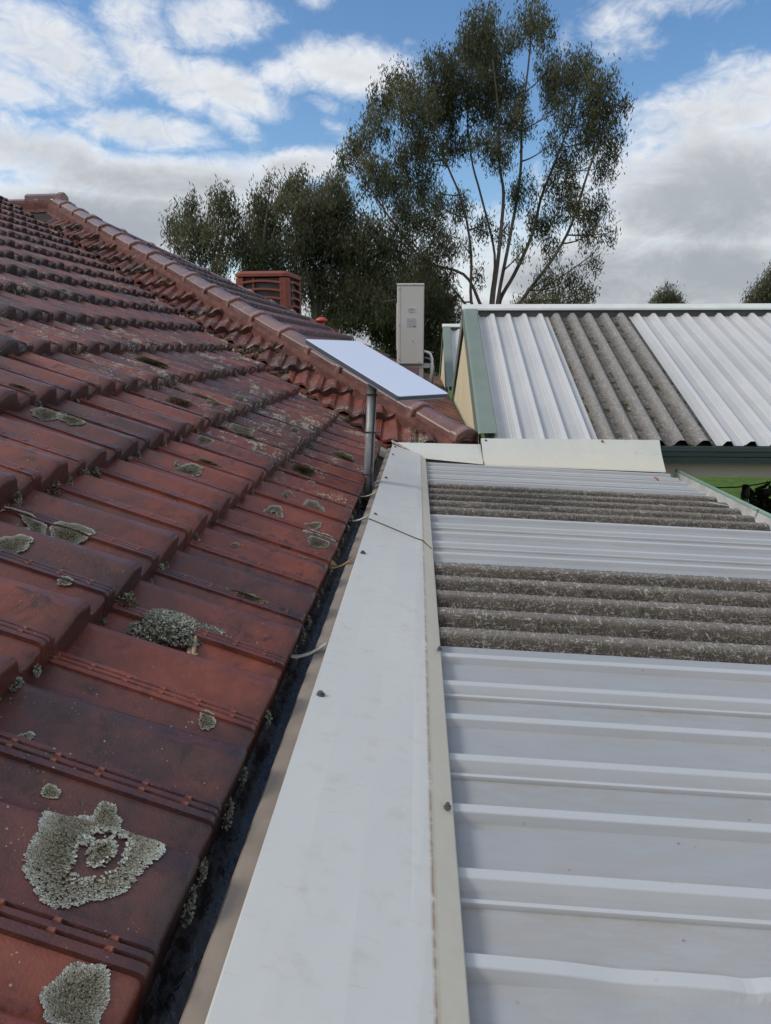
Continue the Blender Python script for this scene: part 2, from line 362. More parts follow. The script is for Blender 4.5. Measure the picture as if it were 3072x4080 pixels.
M_FIBRES = m_fibre('weathered_mossy_fibreglass', (.105, .095, .086), (.22, .203, .185), (.62, .60, .57), True, 2.0)
def m_lichen(name, edge, mid, core):
    t = NT(name); r = t.attr('rad'); n = t.noise(160, 4, .7); n2 = t.noise(600, 2, .6)
    v = t.mth('ADD', r, t.mth('MULTIPLY', t.mth('SUBTRACT', n, .5), .5))
    col = t.ramp(v, [(.25, core), (.62, mid), (.92, edge)])
    col = t.mix(t.mr(n2, .35, .6, .30, 0), col, (.05, .045, .03))
    t.set(col, .95, 0, .1); t.bump(t.mth('ADD', n, n2), 1.0, .004); return t.m
M_LICH = m_lichen('grey_green_lichen', (.64, .66, .58), (.44, .43, .34), (.28, .26, .19))
M_LICH2 = m_lichen('leafy_lichen', (.52, .54, .47), (.37, .38, .31), (.20, .19, .15))
M_MOSS = m_lichen('brown_moss', (.40, .40, .28), (.22, .205, .11), (.12, .108, .055))
def m_sludge():
    t = NT('gutter_sludge'); n = t.noise(45, 6, .7); t.set(t.mix(t.mr(n, .4, .7), (.004, .004, .004), (.018, .015, .011)), t.mr(n, .4, .65, .25, .85), 0, .5); t.bump(t.noise(70, 5, .7), .7, .006); return t.m
M_SLUDGE = m_sludge()
def m_wet():
    t = NT('wet_gutter_silt'); n = t.noise(60, 5, .7, .5, (1, .5, 1)); t.set(t.mix(t.mr(n, .4, .7), (.006, .006, .008), (.025, .025, .03)), t.mr(n, .35, .65, .12, .5), 0, .8); t.bump(t.noise(75, 4, .6), .35, .003); return t.m
M_WET = m_wet()
def m_leaf(name, c1, c2, c3):
    t = NT(name); n = t.noise(.45, 2); tn = t.attr('tint')
    col = t.mix(t.mr(n, .35, .65), c1, c2); col = t.mix(t.mr(tn, .55, 1.0, 0, .9), col, c3)
    t.set(col, .58, 0, .3)
    tr = t.n('ShaderNodeBsdfTranslucent'); t.L(col, tr.inputs[0]); ms = t.n('ShaderNodeMixShader'); ms.inputs[0].default_value = .35
    t.L(t.b.outputs[0], ms.inputs[1]); t.L(tr.outputs[0], ms.inputs[2]); t.L(ms.outputs[0], t.t.nodes['Material Output'].inputs[0]); return t.m
M_LEAF = m_leaf('eucalypt_leaves', (.078, .085, .046), (.125, .130, .070), (.22, .205, .125))
M_LEAFB = m_leaf('bush_leaves', (.030, .040, .018), (.045, .058, .025), (.07, .08, .04))
def m_grass():
    t = NT('grass'); n = t.noise(.5, 6, .65); n2 = t.noise(4, 6, .75)
    t.set(t.mix(t.mr(n2, .35, .7), t.mix(t.mr(n, .3, .7), (.030, .070, .007), (.062, .125, .013)), (.10, .165, .024)), .8, 0, .2); t.bump(n2, 1, .06); return t.m
M_GRASS = m_grass()
M_GLASS = NT('bulb_glass'); M_GLASS.set((.55, .55, .5), .05); M_GLASS.b.inputs['Transmission Weight'].default_value = .9; M_GLASS = M_GLASS.m

# ------------------------------------------------------------------ ground
me = mesh_from('lawn', [(-900, -300, -3), (900, -300, -3), (900, 1600, -3), (-900, 1600, -3)], [(0, 1, 2, 3)])
g = obj('lawn', me, M_GRASS); g['kind'] = 'structure'; g['label'] = 'bright green lawn beyond the patio roof'

# ================================================================== the tiled house
AL, G, W = 0.44862, 0.30668, 0.205
TA = math.tan(AL); X0, Z0 = -.23465, -.5165
YB, XC = 4.12, .265                      # eave of the wing, eave of its hip end
HALF = 4.40                              # half span of the wing: ridge at YB + HALF
APX, APY = XC - HALF, YB + HALF
TILT = math.tan(rad(7.4))
house = thing('tiled_house', 'old house roof of lichen-spotted dark red terracotta tiles', 'house', (-1.5, 3.0, -3.0))
HOFF = Vector(house.location)
def frame(A, B, O):
    A = np.array(A, float); B = np.array(B, float); N = np.cross(A, B); return np.array(O, float), A, B, N
c_, s_ = math.cos(AL), math.sin(AL)
PL_A = frame((0, 1, 0), (-c_, 0, s_), (X0, 0, Z0))
PL_B = frame((1, 0, 0), (0, c_, s_), (0, YB, Z0))
PL_C = frame((0, 1, 0), (-c_, 0, s_), (XC, 0, Z0))
PL_D = frame((-1, 0, 0), (0, -c_, s_), (0, YB + 2 * HALF, Z0))

def sm(a, b, x):
    x = np.clip((x - a) / (b - a), 0, 1); return x * x * (3 - 2 * x)
def prof(u, t):
    """height of the tile face across (u 0..1, rib at .09) and up from the nose (t 0..1)"""
    u = np.asarray(u, float); t = np.asarray(t, float)
    pan = -.0165 - .004 * np.clip(1 - t, 0, 1) ** 2
    hw = .004 + .060 * np.clip(1 - t, 0, 1) ** 1.8
    bump = np.minimum(np.clip((u - .21) / (.345 - hw), 0, 1) ** 1.2, 1 - sm(.585 + hw, .74 + hw, u))
    crest = .0095 + .003 * np.clip(1 - t * 1.4, 0, 1)
    p = pan * (1 - bump) + crest * bump
    p = p * (1 - sm(.86, 1.0, u)) - .0045 * sm(.86, 1.0, u)
    mask = sm(.165, .215, u)
    rib = -.0048 * (sm(.05, .058, u) * (1 - sm(.066, .074, u)) + sm(.105, .113, u) * (1 - sm(.121, .129, u)))
    return np.where(u < .165, rib, rib * 0) * (1 - mask) + p * mask
RN = .0085
def tile_geo(us, ts, low=False):
    V = []; nose = []; Fc = []; m = len(us)
    us = np.array(us)
    # face bottom row (at the nose), rounded edge rows, then the face going up
    rows = [('f', -.066), ('f', -.040), ] + [('r', a) for a in ((1.0, .7, .4, .15) if not low else (1.0, .4))] + [('t', t) for t in ts]
    for k, v in rows:
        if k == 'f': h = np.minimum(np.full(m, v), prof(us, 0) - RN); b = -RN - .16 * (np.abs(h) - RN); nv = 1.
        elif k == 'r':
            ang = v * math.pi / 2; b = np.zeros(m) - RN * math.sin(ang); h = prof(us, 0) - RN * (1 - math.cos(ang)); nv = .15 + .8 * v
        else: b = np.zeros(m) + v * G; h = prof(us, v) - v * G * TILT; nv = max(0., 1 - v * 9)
        for i in range(m): V.append(((us[i] - .09) * W, b[i], h[i])); nose.append(nv)
    R = len(rows)
    for j in range(R - 1):
        for i in range(m - 1): Fc.append((j * m + i, j * m + i + 1, (j + 1) * m + i + 1, (j + 1) * m + i))
    # near side wall of the rib edge and under side
    n0 = len(V)
    for j, (k, v) in enumerate(rows):
        a, b, h = V[j * m]; V.append((a, b, min(h - .018, -.02 - b * TILT * 1.0 - .012 if k == 't' else h - .001))); nose.append(nose[j * m])
    for j in range(R - 1): Fc.append((n0 + j, j * m, (j + 1) * m, n0 + j + 1))
    if not low:
        n1 = len(V)
        for j, (k, v) in enumerate(rows):
            if k != 't': continue
            for i in (0, m - 1):
                a, b, h = V[j * m + i]; V.append((a, b, -.040 - b * TILT)); nose.append(0)
        cnt = (len(V) - n1) // 2
        for j in range(cnt - 1): Fc.append((n1 + 2 * j, n1 + 2 * j + 2, n1 + 2 * j + 3, n1 + 2 * j + 1))
    kn = [0.] * len(V)
    if not low:
        for t in (.10, .27, .44, .61, .78, .95):       # bridging knobs across the grooves
            for uc in (.062, .117):
                b0 = t * G; z0 = -b0 * TILT; a0 = (uc - .09) * W; n2 = len(V); ww = .0036
                for da, db, dz in ((-ww, -.0045, -.006), (ww, -.0045, -.006), (ww, .007, -.006), (-ww, .007, -.006), (-ww * .6, -.001, .0017), (ww * .6, -.001, .0017), (ww * .5, .005, .0008), (-ww * .5, .005, .0008)):
                    V.append((a0 + da, b0 + db, z0 + dz)); nose.append(0); kn.append(1. if db < 0 else .25)
                Fc += [tuple(n2 + i for i in f) for f in ((4, 5, 6, 7), (0, 1, 5, 4), (1, 2, 6, 5), (2, 3, 7, 6), (3, 0, 4, 7))]
    return V, Fc, nose, kn
US = [0, .025, .05, .058, .066, .074, .09, .105, .113, .121, .129, .15, .165, .18, .197, .215, .25, .29, .33, .37, .40, .43, .46, .49, .52, .55, .575, .60, .63, .66, .69, .72, .75, .79, .84, .90, .96, 1.01]
TS = [.012, .05, .12, .18, .25, .33, .42, .52, .62, .74, .88, 1.0, 1.2]
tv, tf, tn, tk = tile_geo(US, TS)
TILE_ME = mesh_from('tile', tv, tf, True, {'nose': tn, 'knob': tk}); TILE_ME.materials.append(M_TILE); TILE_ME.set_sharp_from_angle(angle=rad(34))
lv, lf, ln_, lk = tile_geo([0, .06, .16, .215, .30, .40, .48, .575, .67, .75, .84, 1.01], [.012, .12, .4, .8, 1.12], True)
lv = np.array(lv)
def mat_of(pl, a, b, dw=0, rz=0, tilt=0):
    O, A, B, N = pl; P = O + a * A + b * B + dw * N
    m = Matrix(((A[0], B[0], N[0], P[0]), (A[1], B[1], N[1], P[1]), (A[2], B[2], N[2], P[2]), (0, 0, 0, 1)))
    return m @ Matrix.Rotation(rz, 4, 'Z') @ Matrix.Rotation(tilt, 4, 'Y')
PH = [1.3426, 1.1101, 1.4206, 1.9464, 2.4768]
jobs = []          # (plane, a, b, cuts [(world point, world normal pointing to the removed side)], course)
V_LO = np.array([X0, YB, 0.]); r2 = 1 / math.sqrt(2)
valA = (V_LO + np.array([-.045, -.045, 0]) * 0 + np.array([0, -.055, 0]), np.array([r2, r2, 0]))      # A keeps Y-YB < X0-X
valB = (V_LO + np.array([0, .055, 0]), np.array([-r2, -r2, 0]))
hipB = (np.array([XC, YB, 0.]), np.array([r2, r2, 0]))
hipC = (np.array([XC, YB, 0.]), np.array([-r2, -r2, 0]))
hip2C = (np.array([XC, YB + 2 * HALF, 0.]), np.array([-r2, r2, 0]))
hip2D = (np.array([XC, YB + 2 * HALF, 0.]), np.array([r2, -r2, 0]))
valD = (np.array([X0, YB + 2 * HALF, 0.]), np.array([-r2, r2, 0]))
NCA = 18
for n in range(NCA):
    ph = PH[n] if n < 5 else PH[4] + .0 + (n - 4) % 2 * W / 2 + .013 * math.sin(n * 2.1)
    X = X0 - n * G * c_; ymin = max(-.35, -X / .60 - 1.0); ymax = YB + n * G * c_ + .25
    k0 = math.floor((ymin - ph) / W); k = k0
    while ph + k * W < ymax:
        jobs.append((PL_A, ph + k * W, n * G, [valA], n)); k += 1
for n in range(14):
    ph = -.06 + (n % 2) * W / 2
    xl = X0 - n * G * c_ - .3; xr = XC - n * G * c_ + .1; k = math.floor((xl - ph) / W)
    while ph + k * W < xr: jobs.append((PL_B, ph + k * W, n * G, [valB, hipB], n)); k += 1
for n in range(15):
    ph = .05 + (n % 2) * W / 2
    k = math.floor((YB + n * G * c_ - .3 - ph) / W)
    while ph + k * W < YB + 2 * HALF - n * G * c_ + .2: jobs.append((PL_C, ph + k * W, n * G, [hipC, hip2C], n)); k += 1
for n in range(15):
    k = math.floor((-XC + n * G * c_ - .3) / W)
    while k * W < -X0 + n * G * c_ + .3: jobs.append((PL_D, k * W, n * G, [hip2D, valD], n)); k += 1
JJ = []
for (pl, a, b, cuts, n) in jobs:
    O, A, B, N = pl; P = O + (a + .41 * W) * A + (b + .5 * G) * B
    cor = [O + (a + du) * A + (b + dv) * B for du in (-.02, .187) for dv in (0, G * 1.2)]
    keep, cut = True, []
    for (cp, cn) in cuts:
        dd = [float((c - cp) @ cn) for c in cor]
        if min(dd) > -.02: keep = False
        elif max(dd) > 0: cut.append((cp, cn))
    if not keep: continue
    px = RT @ P / (FW @ P); py = UP @ P / (FW @ P); inv = (FW @ P > .2 and abs(px) < .56 and -.9 < py < .72)
    d = np.linalg.norm(P); face = abs((P / d) @ N)
    area = (face + .18) / d ** 2 * (1 if inv else .02) * (0 if pl is PL_D else (.25 if pl is PL_C else 1))
    JJ.append((area, pl, a, b, cut, n))
JJ.sort(key=lambda j: -j[0])
def bisect_mesh(me, M, cuts):
    bm = bmesh.new(); bm.from_mesh(me); Mi = M.inverted()
    for cp, cn in cuts:
        cn = Vector(cn).copy(); p = Vector(cp) + Vector((random.uniform(-.012, .012), random.uniform(-.012, .012), 0))
        nl = (Mi.to_3x3() @ cn); pl_ = Mi @ p
        r = bmesh.ops.bisect_plane(bm, geom=bm.verts[:] + bm.edges[:] + bm.faces[:], plane_co=pl_, plane_no=nl, clear_outer=True)
        ed = [e for e in r['geom_cut'] if isinstance(e, bmesh.types.BMEdge)]
        ex = bmesh.ops.extrude_edge_only(bm, edges=ed)
        for v in [g_ for g_ in ex['geom'] if isinstance(g_, bmesh.types.BMVert)]: v.co.z -= .018
    me2 = bpy.data.meshes.new('tile'); bm.to_mesh(me2); bm.free(); me2.set_sharp_from_angle(angle=rad(34)); me2.materials.append(M_TILE); return me2
fV, fF, fT, fN, fU, fC = [], [], [], [], [], []; fcount = 0
ntile = 0
for (area, pl, a, b, cut, n) in JJ:
    dw = random.uniform(-.002, .0025); rz = rad(random.uniform(-.5, .5)); ti = rad(random.uniform(-.6, .6))
    M = mat_of(pl, a, b, dw, rz, ti); tint = random.random(); up = min(1., n / 6.) if pl is not PL_B else .55
    if pl is PL_A and n == 0: up = .05
    crust = (.85 if pl is PL_B else .5) if pl is not PL_A else (min(1.0 if n < 5 else .6, max(.30, .30 + (a - 1.7 - n * .1) * .9)) * random.uniform(.7, 1.25))
    if ntile < 298:
        me = TILE_ME
        if cut:
            me = bisect_mesh(TILE_ME, M, cut)
            if len(me.polygons) < 12: continue
        o = bpy.data.objects.new('tile', me); C.objects.link(o); o.parent = house
        o.matrix_parent_inverse = Matrix.Translation(-HOFF); o.matrix_basis = M
        o['tint'] = tint; o['up'] = up; o['crust'] = crust; ntile += 1
    else:
        Mn = np.array(M)
        if cut:
            bm = bmesh.new(); vs = [bm.verts.new(tuple(v)) for v in lv]
            for f in lf: bm.faces.new([vs[i] for i in f])
            Mi = M.inverted()
            for cp, cn in cut: bmesh.ops.bisect_plane(bm, geom=bm.verts[:] + bm.edges[:] + bm.faces[:], plane_co=Mi @ Vector(cp), plane_no=Mi.to_3x3() @ Vector(cn), clear_outer=True)
            bm.verts.index_update(); vv = np.array([v.co[:] for v in bm.verts]).reshape(-1, 3); ff = [[v.index for v in f.verts] for f in bm.faces]; bm.free()
            nn_ = [1. if q[1] < -.004 else 0. for q in vv]
            if not len(vv): continue
        else: vv, ff, nn_ = lv, lf, ln_
        P = vv @ Mn[:3, :3].T + Mn[:3, 3]; base = len(fV)
        fV += P.tolist(); fF += [[i + base for i in f] for f in ff]; fT += [tint] * len(P); fN += list(nn_); fU += [up] * len(P); fC += [crust] * len(P)
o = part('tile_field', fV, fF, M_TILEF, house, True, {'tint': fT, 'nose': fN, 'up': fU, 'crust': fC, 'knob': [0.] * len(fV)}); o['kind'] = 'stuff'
o['label'] = 'distant courses of the same red tiles'

# underlay, walls, valley tray
def wz(pl, a, b, dw): O, A, B, N = pl; return tuple(O + a * A + b * B + dw * N)
u = MB(); top = HALF / c_
u.add([wz(PL_A, -1, .02, -.075), wz(PL_A, YB, .02, -.075), wz(PL_A, YB + HALF, top, -.075), wz(PL_A, -1, top, -.075)], [(0, 1, 2, 3)])
u.add([wz(PL_B, X0, .02, -.075), wz(PL_B, XC, .02, -.075), wz(PL_B, XC - HALF, top, -.075), wz(PL_B, X0 - HALF, top, -.075)], [(0, 1, 2, 3)])
u.add([wz(PL_C, YB, .02, -.075), wz(PL_C, YB + 2 * HALF, .02, -.075), wz(PL_C, YB + HALF, top, -.075)], [(0, 1, 2)])
u.add([wz(PL_D, -XC, .02, -.075), wz(PL_D, -X0, .02, -.075), wz(PL_D, -X0 + HALF, top, -.075), wz(PL_D, -XC + HALF, top, -.075)], [(0, 1, 2, 3)])
u.part('roof_felt', M_UNDER, house)
wl = MB(); wl.box(-9, X0 - .28, -1, YB + .45, -3, -.72); wl.box(-9, XC - .45, YB + .451, YB + 2 * HALF - .45, -3, -.72); wl.part('wall', M_BRICK, house)
vt = MB(); rows = []
for i in range(40):
    s = i / 39 * (HALF - .55) - .05
    P = np.array([X0 - s, YB + s, Z0 + s * TA - .072]); q = np.array([r2, r2, 0])
    rows.append([P - q * .13 + np.array([0, 0, .05]), P - q * .035 + np.array([0, 0, .004]), P + np.array([0, 0, -.002]), P + q * .035 + np.array([0, 0, .004]), P + q * .13 + np.array([0, 0, .05])])
vt.sheet(rows).part('valley_tray', M_VALLEY, house, True)

# ridge caps
def cap_mesh(length=.42):
    sec = [(-.116, -.125), (-.106, -.036), (-.099, -.027), (-.034, .003), (-.022, .007), (.022, .007), (.034, .003), (.099, -.027), (.106, -.036), (.116, -.125)]
    st = [(0, .88, -.012), (length * .5, .93, -.007), (length - .062, .975, -.002), (length - .052, 1.05, .009), (length - .012, 1.065, .012), (length, 1.04, .006), (length, .93, -.012)]
    V = [(x * k * .82, s, z * k * .82 + dz) for s, k, dz in st for x, z in sec]; m = len(sec); Fc = []
    for j in range(len(st) - 1):
        for i in range(m - 1): Fc.append((j * m + i, j * m + i + 1, (j + 1) * m + i + 1, (j + 1) * m + i))
    Fc.append(tuple(reversed(range((len(st) - 1) * m, len(st) * m))))
    me = mesh_from('ridge_cap', V, [tuple(reversed(f)) for f in Fc], False, {'rim': [1. if length - .02 < v[1] < length + .001 and k_ < 7 * m else 0. for k_, v in enumerate(V)]}); me.materials.append(M_CAP); return me
CAP = cap_mesh()
def cap_line(P0, P1, n, sp, first=0.):
    """caps laid from P0 (low end) up to P1"""
    d = np.array(P1, float) - np.array(P0, float); d /= np.linalg.norm(d); lat = np.cross(d, (0, 0, 1)); lat /= np.linalg.norm(lat); nr = np.cross(lat, d)
    dn = -d; lat2 = -lat
    for i in range(n):
        P = np.array(P0) + d * (first + i * sp + .42)
        M = Matrix(((lat2[0], dn[0], nr[0], P[0]), (lat2[1], dn[1], nr[1], P[1]), (lat2[2], dn[2], nr[2], P[2]), (0, 0, 0, 1))) @ Matrix.Rotation(rad(-1.0 + random.uniform(-.5, .5)), 4, 'X') @ Matrix.Rotation(rad(random.uniform(-.9, .9)), 4, 'Z')
        o = bpy.data.objects.new('ridge_cap', CAP); C.objects.link(o); o.parent = house
        o.matrix_parent_inverse = Matrix.Translation(-HOFF); o.matrix_basis = M
HC = .060
h0 = np.array([XC - .01, YB + .01, Z0 + .01 * TA + HC]); h1 = np.array([APX, APY, Z0 + HALF * TA + HC])
Lh = np.linalg.norm(h1 - h0); cap_line(h0, h1, int(Lh / .364), .364)
h2 = np.array([XC + .03, YB + 2 * HALF + .03, Z0 + HC - .12]); cap_line(h2, h1 - np.array([0, 0, .03]), int(Lh / .364), .364)
cap_line(h1 + np.array([.10, 0, .02]), h1 + np.array([-1.2, 0, .02]), 1, .36)
cap_line(h1 + np.array([-.16, 0, -.035]), h1 + np.array([-1.2, 0, -.035]), 1, .36)
cap_line(np.array([X0 - HALF - .30, 5.6, Z0 + HALF * TA + .05]), np.array([X0 - HALF - .30, 9.2, Z0 + HALF * TA + .05]), 9, .364)
def mortar(P0, P1, wob=.008):
    P0 = np.array(P0); P1 = np.array(P1); L = np.linalg.norm(P1 - P0); d = (P1 - P0) / L; lat = np.cross(d, (0, 0, 1)); lat /= np.linalg.norm(lat); n = int(L / .035)
    rows = []
    for i in range(n + 1):
        P = P0 + d * L * i / n; r = lambda k=1.: random.uniform(-wob, wob) * k
        rows.append([P + lat * sgn * (x + r(.4)) + np.array([0, 0, z + r(.6 if abs(x) > .12 else .2)]) for sgn, x, z in ((-1, .150, -.205), (-1, .122, -.165), (-1, .112, -.10), (-1, .095, -.07), (1, .095, -.07), (1, .112, -.10), (1, .122, -.165), (1, .150, -.205))])
    m = MB().sheet(rows); k = len(m.V) // 8
    m.F.append((0, 1, 2, 3, 4, 5, 6, 7)); m.part('mortar_bedding', M_MORTAR, house, False)
mortar(h0 + (h1 - h0) / Lh * .03, h1); mortar(h2, h1); mortar(h1 + np.array([.05, 0, .0]), h1 + np.array([-.7, 0, 0]))

# ---- gutter along the eave, straps, sludge
ga, gb = -.6, YB - .06
def extr(profile, y0, y1, name, mat, parent, n=1, smooth=False, jit=0):
    rows = [[(x + random.uniform(-jit, jit), y0 + (y1 - y0) * i / n, z + random.uniform(-jit, jit)) for x, z in profile] for i in range(n + 1)]
    return MB().sheet(rows).part(name, mat, parent, smooth)
gut = extr([(-.305, -.55), (-.305, -.655), (-.215, -.655), (-.203, -.60), (-.200, -.556), (-.196, -.5500), (-.172, -.5485), (-.166, -.555), (-.166, -.68), (-.31, -.68)], ga, gb, 'gutter', M_BEIGE, house)
def sub(o):  # children of a part inherit only its identity transform
    return o
slr = []
for i in range(190):
    y = ga + .01 + (gb - ga - .02) * i / 189
    slr.append([(x, y, z + random.uniform(-.006, .006) * f) for x, z, f in ((-.300, -.585, 1), (-.285, -.594, 1), (-.27, -.598, 1), (-.258, -.592, 1), (-.252, -.590, .8), (-.246, -.597, .4))])
o = MB().sheet(slr).part('sludge', M_SLUDGE, gut, True); o['kind'] = 'stuff'
wr = []
for i in range(190):
    y = ga + .012 + (gb - ga - .024) * i / 189
    wr.append([(x + random.uniform(-.0005, .0005), y, z + random.uniform(-.0004, .0004)) for x, z in ((-.250, -.586), (-.243, -.593), (-.236, -.599), (-.229, -.604), (-.2155, -.608))])
MB().sheet(wr).part('wet_silt', M_WET, gut, True, 'sloping bank of wet black silt in the gutter')  # wet silt, its shape tilted so that it mirrors the sky
lit = MB()
for _ in range(150):
    y = random.uniform(.2, 4.0); x = random.uniform(-.275, -.248); z = -.588 + random.uniform(-.004, .006); a = random.uniform(0, 3.14); l = random.uniform(.006, .02); w_ = l * random.uniform(.12, .35)
    lit.add([(x - l * math.cos(a), y - l * math.sin(a), z), (x + w_ * math.sin(a), y - w_ * math.cos(a), z + .003), (x + l * math.cos(a), y + l * math.sin(a), z + random.uniform(-.002, .006)), (x - w_ * math.sin(a), y + w_ * math.cos(a), z)], [(0, 1, 2, 3)])
o = lit.part('leaf_litter', M_LITTER, gut); o['kind'] = 'stuff'
def strap(y, mat, bend=.0):
    pts = [(-.268, -.558), (-.25, -.556), (-.225, -.558), (-.205, -.553), (-.19, -.545), (-.174, -.5345)]
    rows = [[(x, y + s + bend * (i - 2) * .01, z + (.0 if s < 0 else .0012)) for s in (-.0055, .0055)] for i, (x, z) in enumerate(pts)]
    solid(MB().sheet(rows).part('strap', mat, gut, True), .0018)
strap(1.242, M_STRAP, .3); strap(1.80, M_STRAPR, .8); strap(2.32, M_STRAP); strap(2.72, M_STRAP)
m = MB(); m.sheet([[(-.262, 1.80, -.545), (-.262, 1.822, -.512)], [(-.245, 1.805, -.552), (-.243, 1.815, -.53)], [(-.222, 1.803, -.557), (-.22, 1.806, -.55)]]); solid(m.part('strap', M_STRAPR, gut, True), .002)
fa = MB(); fa.box(X0 - .09, X0 - .075, -1, YB, -.70, -.575); fa.part('fascia', M_BEIGE, house)
extr([(XC - .06, -.60), (XC - .055, -.66), (XC + .02, -.66), (XC + .03, -.575), (XC + .036, -.566), (XC + .043, -.575), (XC + .035, -.68), (XC - .07, -.68)], YB + .05, YB + 2 * HALF, 'gutter', M_GREYGUT, house)

# ---- lichens
def surfA(Y, b):
    n = max(0, min(NCA - 1, int(b // G))); ph = PH[n] if n < 5 else PH[4]
    u = ((Y - ph) / W + .09) % 1.0; t = (b - n * G) / G
    w_ = float(prof(u, t)) - t * G * TILT
    O, A, B, N = PL_A; return O + Y * A + b * B + w_ * N, N
def nrm_(v): return v / (np.linalg.norm(v, axis=1)[:, None] + 1e-9)
def lobes(name, c, dv, sd_, N, l, wd, rv, mat, par):
    """six-sided lobes at centres c, pointing along dv"""
    V = np.stack([c - dv * l * .6, c + sd_ * wd - dv * l * .1, c + sd_ * wd * .7 + dv * l * .5, c + dv * l * .75 + N * l * .1, c - sd_ * wd * .7 + dv * l * .5, c - sd_ * wd - dv * l * .1], 1).reshape(-1, 3)
    R = np.stack([rv * .75, rv * .9, rv + .08, rv + .12, rv + .08, rv * .9], 1).ravel()
    off = np.array(par.location); me = tri_mesh(name, V - off, np.arange(len(V)).reshape(-1, 6), {'rad': R}); obj(name, me, mat, par)
def lichen(kind, Y, b, r, el=1., rot=0.):
    """crust of overlapping lobes laid on the tile face"""
    ph = rng.uniform(0, 6.28, 8); O, A, B, N = PL_A
    size = max(.0019, min(.0034, r * .05 if Y < 1.6 else r * .09)); n = int(max(30, min(9000, 3.14 * r * r * el / (size * size * .22))))
    U = lambda a, b_, k=None: rng.uniform(a, b_, n if k is None else (n, k))
    an = U(0, 6.283); f = np.sqrt(U(0, 1)); e = 1 if kind == 'ring' else 1 + .13 * np.sin(2 * an + ph[0]) + .09 * np.sin(3 * an + ph[1]) + .06 * np.sin(7 * an + ph[2]); keep = np.ones(n, bool)
    if kind == 'ring':
        ex, ey = f * np.cos(an) + .20, f * np.sin(an) + .19; dh = np.hypot(ex, ey * 1.15) + U(-.06, .06); ah = np.arctan2(ey, ex)
        keep &= ~((dh > .22) & (dh < .43) & ~((ah > 1.0) & (ah < 1.5))); ff = f + U(-.05, .05); keep &= ~((ff > .60) & (ff < .80) & (np.cos(an - .15) > .86))
        rv = np.maximum(f ** 3, np.where(dh <= .22, 1 - (.22 - dh) * 7, np.where(dh < .55, 1 - (dh - .43) * 6, 0)))
    elif kind == 'arc':
        inner = .3 + .75 * np.clip(np.sin(an + ph[6]), 0, 1) ** .5; keep &= f >= inner; rv = np.where(f < .8, np.abs(2 * (f - inner) / (1.001 - inner) - 1) ** 1.3, np.maximum(f ** 3, .5))
    else: rv = f ** 2.2
    if kind == 'ring': e = 1 + .05 * np.sin(3 * an + ph[1]) + .04 * np.sin(7 * an + ph[2])
    q = r * f * e; x, y = q * np.cos(an) * el, q * np.sin(an); x, y = x * math.cos(rot) - y * math.sin(rot), x * math.sin(rot) + y * math.cos(rot)
    bb = b + y; nc = max(0, min(NCA - 1, int(b // G))); keep &= (bb > .004) & ((bb // G).astype(int) == int(b // G))
    pha = PH[nc] if nc < 5 else PH[4]; t_ = (bb - nc * G) / G; w_ = prof(((Y + x - pha) / W + .09) % 1.0, t_) - t_ * G * TILT
    dv = A * (x + U(-1, 1) * r * .35)[:, None] + B * (y + U(-1, 1) * r * .35)[:, None]; dv = nrm_(nrm_(dv) + N * U(-.05, .2 if kind != 'moss' else .8, 1)); sd_ = nrm_(np.cross(N + U(-.35, .35, 3), dv))
    h = .0006 + U(0, 1) * (1 - f * f) * min(.0035, r * .10); l = size * U(.7, 1.5, 1); wd = l * U(.35, .6, 1)
    c = O + (Y + x)[:, None] * A + bb[:, None] * B + (w_ + h)[:, None] * N; k = keep
    if k.sum() > 3: lobes('lichen', c[k], dv[k], sd_[k], N, l[k], wd[k], np.clip(rv[k], 0, 1), M_MOSS if kind == 'moss' else M_LICH, house)
lichen('ring', .618, .094, .060, 1.0, 0); lichen('disc', .676, .100, .016, 1.3, .2)
lichen('disc', .474, .036, .027)
for a in [('disc', 1.296, .46, .034), ('arc', 1.273, .545, .034), ('disc', 1.165, .50, .026), ('moss', 1.362, .116, .030), ('disc', 1.475, .148, .011), ('disc', .906, .060, .010), ('disc', 1.912, .040, .036),
          ('disc', 2.211, .108, .032), ('arc', 2.0, .194, .03), ('moss', 2.15, .447, .034), ('disc', 1.995, .459, .036), ('disc', 1.671, .059, .014), ('moss', 2.734, .474, .045), ('moss', 3.032, .744, .06), ('moss', 2.735, .754, .055), ('disc', 3.0, .671, .06),
          ('moss', 3.266, 1.082, .06), ('disc', 2.812, .514, .05), ('moss', 3.224, .123, .05), ('moss', 2.664, .218, .04), ('disc', 3.748, .571, .05), ('disc', .76, .24, .008), ('disc', .69, .17, .007), ('disc', 1.62, .21, .008), ('disc', 1.09, .37, .010), ('disc', 1.66, .40, .012)]:
    lichen(*a, random.uniform(.8, 1.5), random.uniform(0, 3))
for _ in range(70):
    b = random.uniform(.02, 3.2); ymin = (.235 + b * .9) / .62; ymax = YB + b * .9 - .25
    if ymax < ymin + .2: continue
    Y = ymax - (ymax - max(ymin, 1.6)) * random.random() ** 1.5
    lichen(random.choice(['disc', 'disc', 'disc', 'moss', 'arc']), Y, b, random.uniform(.008, .026) * (1 if b < .6 else 1.3), random.uniform(.9, 1.6), random.uniform(0, 3))
